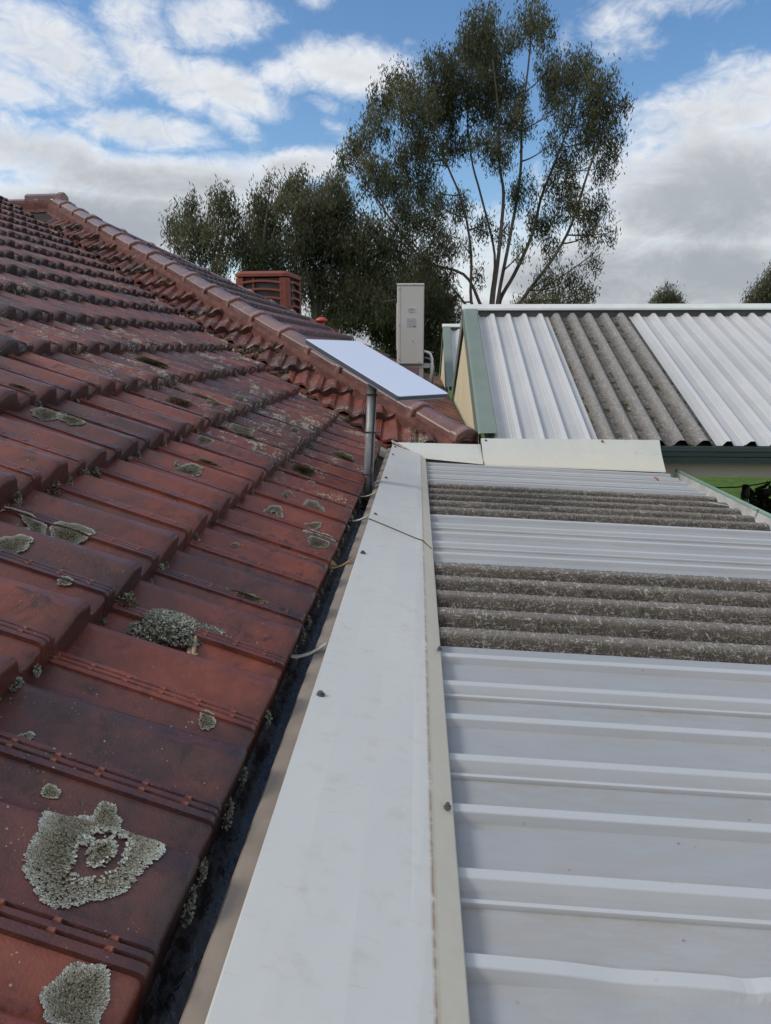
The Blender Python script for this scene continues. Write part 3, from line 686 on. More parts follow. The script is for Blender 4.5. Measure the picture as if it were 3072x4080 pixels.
# leafy tufts: small curled lobes
def tuft(P, N, r, n, mat, name='lichen_tuft', flat=.6, par=None):
    N = np.array(N, float); N /= np.linalg.norm(N); a = np.cross(N, (0.2, .9, .1)); a /= np.linalg.norm(a); b = np.cross(N, a); U = lambda lo, hi, k=1: rng.uniform(lo, hi, (n, k))
    rr_ = r * np.sqrt(U(0, 1)); an = U(0, 6.283); h = U(0, 1) ** .8 * r * flat * (1 - (rr_ / r) ** 2 * .7)
    c = np.array(P) + a * rr_ * np.cos(an) + b * rr_ * np.sin(an) + N * h
    d = nrm_(a * np.cos(an) * U(.2, 1) + b * np.sin(an) * U(.2, 1) + N * U(-.1, .8) + U(-.4, .4, 3)); s = nrm_(np.cross(d, N + U(-.5, .5, 3)))
    l = U(.0025, .006) * (1 + r * 6) * .62; wd = l * U(.4, .7)
    lobes(name, c, d, s, N, l, wd, .2 + (h / (r * flat + 1e-6))[:, 0] * .4 + U(0, .3)[:, 0], mat, par or house)
P, N = surfA(1.132, .185); tuft(P, N, .055, 3740, M_LICH2, flat=.26); P, N = surfA(1.17, .120); tuft(P, N, .040, 2040, M_LICH2, flat=.26); P, N = surfA(1.10, .215); tuft(P, N, .036, 1190, M_LICH2, flat=.35)
for (Y, b, r) in [(1.349, .300, .022), (1.29, .300, .024), (1.494, .608, .032), (1.628, .605, .022), (1.697, .600, .02), (1.80, .30, .014), (.823, .300, .016), (1.156, .285, .026), (1.10, .300, .014)]:
    P, N = surfA(Y, b); tuft(P - N * .004, N, r, int(260 + r * 9000), M_LICH2 if (Y, b) != (1.156, .285) else M_MOSS, flat=.9)
for _ in range(150):
    n = random.choice([0, 0, 0, 1, 1, 2, 2, 3, 3, 4, 5, 6]); X = X0 - n * G * c_; y0 = max(-X / .6, .6); y1 = YB + n * G * c_ - .3
    Y = random.uniform(y0, y1); O, A, B, N = PL_A; P = O + Y * A + (n * G - .016) * B + random.uniform(-.055, -.03) * N
    tuft(P, -B * .8 + N * .4, random.uniform(.008, .02), random.randint(60, 160), random.choice([M_LICH2, M_LICH2, M_LICH]), flat=.5)
# forked crust of dried mud trailing from the tuft
P1 = [surfA(1.115 - .012 * i, .150 - .004 * i)[0] + np.array([0, 0, .003]) for i in range(6)]
MB().tube(P1, [.003, .0045, .004, .0055, .005, .003], 7).tube([p + np.array([.006, .004, .001]) for p in P1], [.003, .003, .005, .003, .0045, .002], 7).part('mud_crust', M_CLAY, house, True)
# small moss cushions on the wing tiles
for _ in range(9):
    s = random.uniform(.1, 3.); P = np.array([XC - s - .17, YB + s - .17 * .2, Z0 + (s - .03) * TA + .005]); tuft(P, (0, -.3, .95), random.uniform(.012, .026), 150, M_MOSS, 'moss_cushion', .7)

# ================================================================== patio roof
patio = thing('patio_roof', 'low patio roof of pale grey ribbed steel and hairy fibreglass sheets', 'patio roof', (.7, 2.0, -3.0))
ZP = lambda X: -.600 - .040 * (X - .05)
PIT = .1245; RH = .013; FH = .021; TW = .0075; SW = .0075
def rib_profile(y0, count, beads, kind, near=.06, far=.06):
    """list of (y, h, crestflag, dirt) across the sheet, increasing y; ribs at y0 + k*PIT"""
    P = []
    def add(y, h, c=0, d=0): P.append((y, h, c, d))
    if kind == 'steel':
        add(y0 - near, -RH)
        for k in range(count):
            yc = y0 + k * PIT
            bd = beads and (k + beads) % 2 == 0
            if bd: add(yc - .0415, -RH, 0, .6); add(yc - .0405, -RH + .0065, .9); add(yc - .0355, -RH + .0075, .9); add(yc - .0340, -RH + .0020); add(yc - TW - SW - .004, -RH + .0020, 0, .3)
            else: add(yc - TW - SW - .006, -RH, 0, .3); add(yc - TW - SW, -RH, 0, .4)
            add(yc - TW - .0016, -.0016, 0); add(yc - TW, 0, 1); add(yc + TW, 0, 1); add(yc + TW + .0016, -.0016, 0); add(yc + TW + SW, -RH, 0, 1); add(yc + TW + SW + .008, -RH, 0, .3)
        add(y0 + (count - 1) * PIT + far, -RH)
    else:
        ye = y0 + (count - 1) * PIT
        n = int((ye - y0 + near + far) / .0045)
        for i in range(n + 1):
            y = y0 - near + (ye - y0 + near + far) * i / n; ph = ((y - y0) / PIT + .5) % 1 - .5; h = sm(.40, .08, abs(ph)); add(y, -FH * (1 - h) + .003, float(h))
    return P
def make_sheet(name, prof_, P_of, nl, l0, l1, mat, parent, fuzz=0, dent=None):
    V, Fc, cr, di = [], [], [], []; m = len(prof_)
    for i in range(nl + 1):
        l = l0 + (l1 - l0) * i / nl
        for (y, h, c, d) in prof_:
            hh = h + random.uniform(-fuzz, fuzz)
            if dent: hh += dent(l, y, h)
            V.append(P_of(l, y, hh)); cr.append(c); di.append(d)
    for i in range(nl):
        for k in range(m - 1): Fc.append((i * m + k, (i + 1) * m + k, (i + 1) * m + k + 1, i * m + k + 1))
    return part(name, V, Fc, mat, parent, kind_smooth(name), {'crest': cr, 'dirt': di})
def kind_smooth(n): return n == 'fibreglass_sheet'
PX = lambda l, y, h: (l, y, ZP(l) + h)
def dent(l, y, h):
    d = math.exp(-((l - .24) / .10) ** 2 - ((y - .60) / .05) ** 2); e = math.exp(-((l - .33) / .016) ** 2 - ((y - .585) / .05) ** 2)
    return (-.007 * d - .006 * e) * (h > -.01) + .0012 * math.sin(l * 55) * d
Y1 = 1.366
sh = [('steel', Y1 - 7 * PIT, 8, 2), ('fibre', Y1 + PIT, 5, 0), ('steel', Y1 + 6 * PIT, 5, 1), ('fibre', Y1 + 11 * PIT, 5, 0), ('steel', Y1 + 16 * PIT, 6, 1)]
for kind, y0, cnt, bd in sh:
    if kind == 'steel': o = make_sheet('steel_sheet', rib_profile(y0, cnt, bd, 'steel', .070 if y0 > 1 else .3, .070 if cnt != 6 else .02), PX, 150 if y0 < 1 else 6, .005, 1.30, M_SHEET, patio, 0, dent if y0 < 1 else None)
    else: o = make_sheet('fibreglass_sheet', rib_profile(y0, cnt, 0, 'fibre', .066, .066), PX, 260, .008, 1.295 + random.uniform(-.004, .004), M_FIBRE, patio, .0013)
    solid(o, .0012)
for x, y, r_ in ((.62, Y1 + 4 * PIT - .012, .017), (.235, Y1 + 4 * PIT - .02, .006), (.43, Y1 + 4 * PIT - .03, .005), (.80, Y1 + 2 * PIT - .02, .006), (.98, Y1 + 13 * PIT, .012), (.60, Y1 + 15 * PIT, .009)):
    tuft((x, y, ZP(x) + .0015), (0, -.35, .94), r_, int(80 + r_ * 26000), M_LICH, 'lichen', .12, patio)
for k in range(3):
    pm = MB(); pm.box(1.33, 1.42, .4 + k * 1.7, .49 + k * 1.7, -3, -.79); pm.part('post', M_GREEN, patio)
MB().box(1.325, 1.425, -.4, 4.02, -.79, -.722).part('beam', M_TAN, patio)
for k in range(3): MB().box(-.12, 1.32, .42 + k * 1.7, .49 + k * 1.7, -.76, -.712).part('rafter', M_TAN, patio)
MB().box(-.15, -.09, -.4, 4.02, -.755, -.70).part('ledger', M_TAN, patio)
pg = extr([(1.262, -.69), (1.264, -.718), (1.36, -.718), (1.385, -.70), (1.392, -.668), (1.399, -.661), (1.406, -.668), (1.40, -.72)], -.4, 4.05, 'gutter', M_GREYGUT, patio)
MB().tube([(1.399, -.4, -.662), (1.399, 4.05, -.662)], .009, 10).part('gutter_bead', M_MINT, pg, True)
for y in (3.02, 1.9): solid(MB().sheet([[(1.20, y + .02, ZP(1.2) + .012), (1.20, y + .04, ZP(1.2) + .012)], [(1.30, y, -.647), (1.30, y + .012, -.647)], [(1.392, y, -.655), (1.392, y + .012, -.655)]]).part('gutter_strap', M_STRAP, pg), .0015)
# flashings: rows of (x, z, lip, stain) swept along Y
def flash_long(yL0, yR0, yL1, yR1, dz, n=14):
    prof_ = [(-.1715, -.5345, 0, 0), (-.169, -.5315, 0, 0), (-.12, -.541, 0, 0), (-.06, -.553, 0, 0), (-.005, -.5645, 0, .0), (.0150, -.5685, .0, .10), (.0185, -.5695, .3, 1.), (.0205, -.5705, 1, .35), (.024, -.5730, 1, .05), (.048, -.5895, 1, .1), (.0495, -.5925, .6, .3)]
    V, Fc, lp, stn = [], [], [], []; m = len(prof_)
    for i in range(n + 1):
        f = i / n
        for (x, z, l, s) in prof_:
            g = (x + .1715) / .221; y = (yL0 + (yR0 - yL0) * g) * (1 - f) + (yL1 + (yR1 - yL1) * g) * f
            shx = -.034 * max(0, (y - .4) / 3.4) * g
            V.append((x + shx, y, z + dz + .0015 * math.sin(y * 5 + x * 20) * (0 < g < .8))); lp.append(l); stn.append(s)
    for i in range(n):
        for k in range(m - 1): Fc.append((i * m + k, i * m + k + 1, (i + 1) * m + k + 1, (i + 1) * m + k))
    o = part('flashing', V, Fc, M_FLASH, patio, False, {'lip': lp, 'stain': stn}); solid(o, .001); return o
f1 = flash_long(-.5, -.5, 2.27, 2.13, 0); f2 = flash_long(2.235, 2.10, 4.055, 3.875, .0055)
def strip(rows, mat, lip, stain, n=10, curl=0):
    """rows: list of (P_left, P_right) from top edge to bottom edge"""
    V, Fc, lp, stn = [], [], [], []
    for (a, b), l, s in zip(rows, lip, stain):
        for i in range(n + 1):
            f = i / n; p = np.array(a) * (1 - f) + np.array(b) * f; V.append(tuple(p)); lp.append(l); stn.append(s * (f < .35) + (s * .3 if f >= .35 else 0))
    for j in range(len(rows) - 1):
        for i in range(n): Fc.append((j * (n + 1) + i, (j + 1) * (n + 1) + i, (j + 1) * (n + 1) + i + 1, j * (n + 1) + i + 1))
    o = part('flashing', V, Fc, mat, patio, False, {'lip': lp, 'stain': stn}); solid(o, .0012); return o
strip([((-.172, 4.062, -.545), (.318, 4.062, -.548)), ((-.174, 4.060, -.517), (.318, 4.060, -.526)), ((-.09, 3.985, -.5475), (.319, 3.975, -.557)), ((-.03, 3.922, -.5755), (.320, 3.87, -.594)), ((-.012, 3.905, -.583), (.3205, 3.853, -.606))], M_FLASHC, (0, .1, .2, .3, .5), (0, 0, 0, .2, .4))
strip([((.318, 4.048, -.52), (1.292, 4.048, -.53)), ((.319, 4.045, -.4905), (1.291, 4.045, -.4935)), ((.322, 3.955, -.550), (1.291, 3.985, -.567)), ((.325, 3.868, -.605), (1.292, 3.905, -.640)), ((.326, 3.862, -.612), (1.292, 3.899, -.648))], M_FLASHC, (0, .1, .3, .6, .7), (0, 0, 0, 0, .2))
def seam():
    pts = [np.array([-.172, 4.06, -.515]) * (1 - t) + np.array([.004, 3.882, -.588]) * t for t in np.linspace(0, 1, 12)]
    rows = [[p + np.array([-.010, -.010, .0052 + random.uniform(0, .001)]), p + np.array([0, 0, .008 + random.uniform(0, .0015)]), p + np.array([.010, .010, .0035])] for p in pts]
    n = len(rows) * 3
    part('sealant_bead', [q for r in rows for q in r], [(i * 3 + k, i * 3 + k + 1, (i + 1) * 3 + k + 1, (i + 1) * 3 + k) for i in range(11) for k in range(2)], M_FLASHC, patio, True, {'lip': [1.] * n, 'stain': [1.] * n})
seam()
def screw(P, par, r=.0055):
    m = MB(); m.tube([np.array(P) + np.array([0, 0, -.002]), np.array(P) + np.array([0, 0, .0015])], r * 1.35, 12); m.tube([np.array(P) + np.array([0, 0, .0012]), np.array(P) + np.array([0, 0, .006])], r * .8, 6); m.part('screw', M_SCREW, par)
for y in (1.047, 1.859): screw((-.157, y, -.533), f1)
for y in (.45,): screw((-.157, y, -.533), f1)
for y in (2.30, 2.982, 3.655, 3.95): screw((-.157 + .004, y, -.5295), f2)
for y in (1.346, .839): screw((.037, y, -.581), f1, .0035)
for x in (.345, .98): screw((x, 4.03, -.50), patio, .005)
lf_ = thing('dry_leaf', 'curled orange dry leaf lying on the patio roof near its gutter', 'leaf', (1.17, 3.62, ZP(1.17) - .015))
q0 = np.array(lf_.location)
solid(MB().sheet([[q0 + np.array(p) for p in r] for r in (((-.03, 0, .03), (-.022, .006, .034)), ((-.012, -.006, .02), (-.004, .012, .026)), ((.0, -.006, .004), (.01, .012, .006)), ((.03, -.006, .002), (.034, .012, .004)), ((.058, 0, .004), (.06, .004, .005)))]).part('blade', M_DRYLEAF, lf_, True), .001)

# ================================================================== sheds
def shed(name, label, YE, YR, XL, XR, ZE, ZR, fib, back=True, post=True, group=None):
    t = thing(name, label, 'shed', (XL + 1.5, YR, -3.0))
    sl = (ZR - ZE) / (YR - YE); nrm = math.sqrt(1 + sl * sl); Ls = (YR - YE) * nrm; dy, dz = 1 / nrm, sl / nrm
    pit = .1285
    P_of = lambda l, x, h: (x, YE + l * dy - h * dz, ZE + l * dz + h * dy)
    # profile runs along X; reuse rib_profile with its own pitch
    global PIT, RH, FH, TW, SW
    old = PIT, RH, FH, TW, SW; PIT = pit; RH = .029; FH = .036; TW = .012; SW = .020
    runs = []; x = XL + .107; k = 0
    first = x
    segs = [('steel', 5), ('fibre', 5), ('steel', 5), ('steel', 5), ('steel', 5), ('steel', 5)] if fib else [('steel', 5)] * 4
    for kind, n in segs:
        if x > XR: break
        pr = rib_profile(x, n, 1 if kind == 'steel' else 0, kind, .064, .064)
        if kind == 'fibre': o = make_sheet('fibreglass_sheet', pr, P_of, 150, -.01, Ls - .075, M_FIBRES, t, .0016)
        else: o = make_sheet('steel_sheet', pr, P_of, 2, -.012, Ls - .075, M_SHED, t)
        x += n * pit
    PIT, RH, FH, TW, SW = old; XE = x - pit * .5
    YF = 2 * YR - YE
    # far slope, plain
    MB().add([(XL + .03, YR, ZR - .03), (XE, YR, ZR - .03), (XE, YF, ZE - .03), (XL + .03, YF, ZE - .03)], [(0, 1, 2, 3)]).part('rear_roof', M_SHED, t)
    # ridge capping: narrow folded strip
    solid(MB().sheet([[(xx, YR - .082, ZR - .004), (xx, YR - .080, ZR + .010), (xx, YR - .012, ZR + .046), (xx, YR + .02, ZR + .046), (xx, YR + .12, ZR - .002)] for xx in np.linspace(XL - .012, XE, 9)]).part('ridge_capping', M_WHITE, t), .001)
    MB().box(XL + .12, XE, YR - .058, YR - .05, ZR - .07, ZR + .012).part('ridge_gap_shade', M_ACDARK, t)  # dark strip added to stand in for shaded holes under the capping
    # barge cappings on the gable
    for (ya, yb, za, zb) in ((YE - .01, YR - .03, ZE, ZR - .005), (YF + .01, YR + .03, ZE, ZR - .005)):
        rows = []
        for f in np.linspace(0, 1, 6):
            y = ya + (yb - ya) * f; z = za + (zb - za) * f
            rows.append([(XL + .006, y, z - .115), (XL, y, z - .112), (XL, y, z + .026), (XL + .012, y, z + .032), (XL + .104, y, z + .034), (XL + .112, y, z + .018)])
        solid(MB().sheet(rows).part('barge_capping', M_GREEN, t), .0012)
    # ribbed gable wall
    wv = []
    ys = np.arange(YE + .05, YF - .05, .02); V, Fc = [], []
    for i, y in enumerate(ys):
        zt = ZE + (ZR - ZE) * (1 - abs(y - YR) / (YR - YE)) - .03; xo = XL + .02 + (.006 if i % 5 in (0, 1) else 0)
        V += [(xo, y, -3), (xo, y, zt)]
    for i in range(len(ys) - 1): Fc.append((2 * i, 2 * i + 1, 2 * i + 3, 2 * i + 2))
    part('gable_wall', V, Fc, M_CREAM, t)
    MB().box(XL + .12, XE, YE + .012, YE + .03, ZE - .12, ZE - .034).part('eave_closure', M_ACDARK, t)
    MB().add([(XL + .12, YE + .01, ZE - .045), (XE, YE + .01, ZE - .045), (XE, YR, ZR - .045), (XL + .12, YR, ZR - .045)], [(0, 1, 2, 3)]).part('roof_lining', M_ACDARK, t)
    # eave gutter with swages, beam
    gp = [(YE + .05, ZE - .035), (YE - .072, ZE - .035), (YE - .078, ZE - .026), (YE - .088, ZE - .026), (YE - .090, ZE - .052), (YE - .085, ZE - .056), (YE - .090, ZE - .060), (YE - .090, ZE - .080), (YE - .085, ZE - .084), (YE - .090, ZE - .088), (YE - .090, ZE - .116), (YE + .03, ZE - .116)]
    gx0 = XL + (1.0 if fib else .12)
    MB().sheet([[(xx, y, z) for y, z in gp] for xx in (XE, gx0)]).part('gutter', M_DKGREEN, t)
    MB().box(gx0, XE, YE - .02, YE + .045, ZE - .205, ZE - .1165).part('beam', M_TAN, t)
    for xx in (XL + .1, XE - .2): MB().box(xx, xx + .09, YE + .06, YE + .15, -3, ZE - .13).part('post', M_TAN, t)
    return t
shed('gable_shed', 'gabled shed with green barge capping and a mossy fibreglass strip in its roof', 4.15, 6.22, .312, 4.3, -.505, .298, True)
shed('gable_shed', 'farther twin gabled shed showing a slim cream wall beside the air conditioner', 9.25, 11.3, .275, 3.2, -.51, .30, False)

# ================================================================== satellite dish on a galvanised pole
dish = thing('satellite_dish', 'flat white rectangular satellite dish on a galvanised pole in the gutter', 'satellite dish', (-.224, 2.86, -.655))
k = .86
cor = [np.array(p) * k for p in ([-.547, 3.417, .038], [-.327, 3.73, .031], [.116, 3.416, -.209], [-.104, 3.102, -.202])]
ctr = sum(cor) / 4; ux = (cor[3] - cor[0]); ux /= np.linalg.norm(ux); uy = (cor[1] - cor[0]); uy -= ux * (uy @ ux); uy /= np.linalg.norm(uy); un = np.cross(ux, uy)
if un[2] < 0: un = -un
hl, hs = .594 * k / 2, .383 * k / 2
def rr(hx, hy, r, n=5):
    out = []
    for cx, cy, a0 in ((hx - r, hy - r, 0), (-hx + r, hy - r, 90), (-hx + r, -hy + r, 180), (hx - r, -hy + r, 270)):
        for i in range(n): a = rad(a0 + 90 * i / (n - 1)); out.append((cx + r * math.cos(a), cy + r * math.sin(a)))
    return out
def slab(levels, mat, name, par, label=None):
    m = MB(); rings = []
    for inset, z in levels: rings.append([ctr + ux * x + uy * y + un * z for x, y in rr(hl - inset, hs - inset, .008)])
    n = len(rings[0])
    for r in rings: m.V += [tuple(p) for p in r]
    for j in range(len(rings) - 1):
        for i in range(n): m.F.append((j * n + i, j * n + (i + 1) % n, (j + 1) * n + (i + 1) % n, (j + 1) * n + i))
    m.F.append(tuple(range(n))[::-1]); m.F.append(tuple((len(rings) - 1) * n + i for i in range(n))); return m.part(name, mat, par)
pn = slab([(.004, -.0165), (0, -.0145), (0, -.0012)], M_DISHEDGE, 'panel_edge', dish)
slab([(.0005, -.0008), (.0005, .0005), (.002, .0012)], M_DISH, 'panel_face', dish); slab([(.006, -.022), (.003, -.0172)], M_DISHBACK, 'panel_back', dish)
pb = np.array([-.2235, 2.86, -.625]); pt = ctr - un * .055 + np.array([0, -.012, -.012])
MB().tube([pb, pt], .0195, 24).part('pole', M_GALV, dish, True)
MB().tube([pt - (pt - pb) * .03, ctr - un * .03], [.019, .030], 16).tube([ctr - un * .04, ctr - un * .02], .05, 16).part('mount', M_DISHBACK, dish, True)
ax = (pt - pb) / np.linalg.norm(pt - pb); sx = np.array([.55, -.83, 0]); sx -= ax * (sx @ ax); sx /= np.linalg.norm(sx)
cpts = [pb + (pt - pb) * f + sx * (.0235 + .002 * math.sin(f * 9)) for f in np.linspace(1.0, .12, 16)] + [pb + np.array([.03, -.05, .03]), pb + np.array([.02, -.11, .02]), pb + np.array([-.02, -.16, .03])]
MB().tube(cpts, .0038, 8).part('cable', M_BLACK, dish, True)
MB().tube([pb + np.array([.022, -.012, .16]), pb + np.array([.03, -.02, .08]), pb + np.array([.015, -.06, .03]), pb + np.array([-.03, -.10, .05])], .0028, 6).part('cable', M_BLACK, dish, True)
for f in (.26, .60, .90):
    c = pb + (pt - pb) * f; b1 = np.cross(ax, sx)
    m = MB(); m.tube([c + (sx * math.cos(a) + b1 * math.sin(a)) * (.0235 + .006 * max(0, math.cos(a)) ** 6) for a in np.linspace(0, 6.283, 25)], .0022, 6, False); m.tube([c + sx * .02 + b1 * .02, c + sx * .028 + b1 * .034], .0012, 5); m.part('cable_tie', M_BLACK, dish)
MB().tube([pb + np.array([.018, 0, .085]), pb + np.array([.034, .01, .095]), pb + np.array([.052, .012, .10])], .006, 6).part('bracket', M_GALV, dish)

# ================================================================== evaporative cooler beyond the hip
def cooler():
    t = thing('evaporative_cooler', 'terracotta-red louvred evaporative cooler box behind the roof hip', 'cooler', (-2.37, 11.75, .1))
    Yf = 11.35; ang = rad(-5); cx, cy = -2.44, 11.80; hw = .415; zt, zb = 1.13, .05
    ca, sa = math.cos(ang), math.sin(ang)
    T = lambda x, y, z: (cx + x * ca - y * sa, cy + x * sa + y * ca, z)
    def ring(h, z, r=.10): return [T(x, y, z) for x, y in rr(h, h, r, 6)]
    def loft(rings, name, mat, cap=True):
        m = MB(); n = len(rings[0])
        for r_ in rings: m.V += r_
        for j in range(len(rings) - 1):
            for i in range(n): m.F.append((j * n + i, j * n + (i + 1) % n, (j + 1) * n + (i + 1) % n, (j + 1) * n + i))
        if cap: m.F.append(tuple((len(rings) - 1) * n + i for i in range(n))); m.F.append(tuple(range(n))[::-1])
        return m.part(name, mat, t, False)
    loft([ring(hw + .005, zt - .085), ring(hw + .012, zt - .08), ring(hw + .012, zt - .04), ring(hw - .01, zt - .012), ring(hw - .05, zt)], 'lid', M_RED)
    loft([ring(hw - .06, zb), ring(hw - .06, zt - .1)], 'pad_core', M_ACDARK)
    for z0, z1 in ((zb, zb + .19),): loft([ring(hw, z0), ring(hw, z1)], 'base_tray', M_RED)
    # corner posts
    for sx_, sy_ in ((-1, -1), (1, -1), (1, 1), (-1, 1)):
        m = MB(); V = [T(sx_ * x, sy_ * y, z) for z in (zb + .1, zt - .1) for x, y in ((hw - .13, hw - .02), (hw - .13, hw), (hw - .04, hw - .002), (hw - .002, hw - .04), (hw, hw - .13), (hw - .02, hw - .13))]
        m.add(V, [tuple(j for j in (i, (i + 1) % 6, (i + 1) % 6 + 6, i + 6)) for i in range(6)]); m.part('corner_post', M_RED, t)
    # arched louvre blades on each side
    for side in range(4):
        a = side * math.pi / 2; c, s = math.cos(a), math.sin(a)
        for kz in range(7):
            z = zt - .085 - kz * .118; rows = []
            for i in range(15):
                x = -hw + .10 + (2 * hw - .20) * i / 14; arch = .03 * math.cos((x / (hw - .1)) * math.pi / 2)
                q = []
                for y, dz_ in ((-hw + .03, .004), (-hw - .004, .002), (-hw - .006, -.028), (-hw + .05, -.034)):
                    zz = z + dz_ - .075 + arch * (1 if dz_ < 0.02 else 1); q.append(T(x * c - y * s, x * s + y * c, zz))
                rows.append(q)
            MB().sheet(rows).part('louvre', M_RED, t)
        m = MB(); V = [T(x * c - y * s, x * s + y * c, z) for z in (zb + .15, zt - .1) for x, y in ((-.14, -hw + .03), (-.115, -hw + .03), (-.115, -hw + .005), (-.14, -hw + .005))]
        m.add(V, [(0, 1, 5, 4), (1, 2, 6, 5), (2, 3, 7, 6), (3, 0, 4, 7)]).part('mullion', M_RED, t)
    m = MB(); m.bbox(cx - .28, cx + .28, cy - .28, cy + .28, -.55, zb - .001, .01).part('dropper_duct', M_RED, t)
cooler()
vent = thing('roof_vent', 'small red dome-capped vent pipe poking up past the hip', 'vent', (-1.53, 11.2, .25))
vp = np.array([-1.545, 11.2, 0.015])
MB().tube([vp + np.array([0, 0, .05]), vp + np.array([0, 0, .38])], .05, 16).part('pipe', M_REDDOME, vent, True)
MB().tube([vp + np.array([0, 0, z]) for z in (.365, .37, .39, .41, .425, .432)], [.06, .092, .09, .072, .042, .008], 20).part('cap', M_REDDOME, vent, True)

# ================================================================== air conditioner
acu = thing('air_conditioner', 'tall grey-white outdoor air conditioner unit on a roof bracket', 'air conditioner', (-.17, 9.4, -.3))
ax0, ax1, ay0, ay1, az0, az1 = -.330, -.010, 9.0, 9.92, -.197, .742
cab = MB().bbox(ax0, ax1, ay0, ay1, az0, az1 - .03, .012).part('cabinet', M_ACWHITE, acu)
MB().bbox(ax0 - .004, ax1 + .004, ay0 - .004, ay1, az1 - .028, az1, .008).part('lid', M_ACWHITE, acu)
MB().box(ax0 + .040, ax0 + .0425, ay0 - .0008, ay0 + .01, az0 + .02, az1 - .04).part('panel_seam', M_ACDARK, cab)
hd = MB(); hx, hz = ax0 + .173, .437
hd.box(hx - .042, hx + .042, ay0 - .005, ay0 + .004, hz - .021, hz - .016).box(hx - .042, hx + .042, ay0 - .005, ay0 + .004, hz + .016, hz + .021).box(hx - .042, hx - .036, ay0 - .005, ay0 + .004, hz - .016, hz + .016).box(hx + .036, hx + .042, ay0 - .005, ay0 + .004, hz - .016, hz + .016)
hd.part('handle', M_ACWHITE, cab); MB().box(hx - .036, hx + .036, ay0 - .0012, ay0 + .01, hz - .016, hz + .016).part('handle_recess', M_PLATE, cab)
MB().add([(hx - .022, ay0 - .0015, hz - .023), (hx + .022, ay0 - .0015, hz - .023), (hx, ay0 - .0015, hz - .042)], [(0, 2, 1)]).part('arrow_mark', M_PLATE, cab)
MB().box(hx - .054, hx + .054, ay0 - .002, ay0 + .005, .237, .340).part('rating_plate', M_PLATE, cab)
MB().box(hx + .022, hx + .05, ay0 - .003, ay0 + .005, .243, .252).part('rating_mark', M_ACDARK, cab)
for x, z in ((ax0 + .032, .672), (ax0 + .032, .26), (ax0 + .032, -.14), (ax0 + .192, .075), (ax0 + .265, -.19 + .02), (ax0 + .2, .727)): MB().tube([(x, ay0 - .004, z), (x, ay0 + .006, z)], .006, 10).part('screw', M_SCREW, cab)
m = MB()
for i in range(9): m.box(ax0 - .014, ax0 - .010, ay0 + .12, ay1 - .06, .50 - i * .075, .504 - i * .075)
m.box(ax0 - .014, ax0 + .002, ay0 + .11, ay0 + .12, -.03, .52).box(ax0 - .014, ax0 + .002, ay1 - .06, ay1 - .05, -.03, .52); m.part('fan_guard', M_ACWHITE, acu)
m = MB(); m.box(ax1 - .001, ax1 + .006, ay0 + .03, ay1 - .03, az0 + .05, az1 - .06).part('coil_guard', M_ACDARK, acu)
br = MB(); br.box(ax0 - .03, ax1 + .09, ay0 + .08, ay0 + .13, az0 - .045, az0 - .003).box(ax0 - .03, ax1 + .09, ay1 - .13, ay1 - .08, az0 - .045, az0 - .003)
for y in (ay0 + .08, ay1 - .13):
    for x in (ax0 + .06, ax1 - .05): br.box(x, x + .05, y, y + .05, -.56 + (XC - x) * TA - .05, az0 - .045)
br.part('bracket', M_ACWHITE, acu)
MB().tube([(ax1 - .01, ay0 + .06, -.045), (ax1 + .04, ay0 + .05, -.05), (ax1 + .085, ay0 + .05, -.075), (ax1 + .105, ay0 + .05, -.13), (ax1 + .105, ay0 + .05, -.24), (ax1 + .09, ay0 + .05, -.42)], .0165, 12).part('conduit', M_WHITE, acu, True)
MB().tube([(ax1 - .01, ay0 + .09, -.12), (ax1 + .07, ay0 + .08, -.13), (ax1 + .12, ay0 + .08, -.19), (ax1 + .125, ay0 + .08, -.27), (ax1 + .11, ay0 + .08, -.44)], .012, 8).tube([(ax1 - .01, ay0 + .09, -.05), (ax1 + .06, ay0 + .08, -.045), (ax1 + .12, ay0 + .08, -.06)], .006, 8).part('pipe', M_GALV, acu, True)

# ================================================================== string light and vine
sl = thing('festoon_light', 'black festoon light cable with one clear bulb above the grass', 'string light', (2.15, 4.85, -.9))
Yl = 4.85
cp_ = [at(1440, 1046, Yl - .2), at(1540, 1054, Yl), at(1590, 1053, Yl), at(1613, 1050, Yl), at(1640, 1046, Yl), at(1700, 1034, Yl), at(1800, 1010, Yl + .1)]
MB().tube(cp_, .0042, 8).part('cable', M_BLACK, sl, True)
sp_ = at(1612, 1052, Yl)
MB().tube([sp_ + np.array([0, 0, z]) for z in (.016, .012, -.02, -.05, -.075)], [.012, .024, .024, .028, .026], 14).part('socket', M_BLACK, sl, True)
MB().tube([sp_ + np.array([0, 0, z]) for z in (-.074, -.09, -.12, -.14, -.15)], [.022, .029, .031, .02, .004], 14).part('bulb', M_GLASS, sl, True)

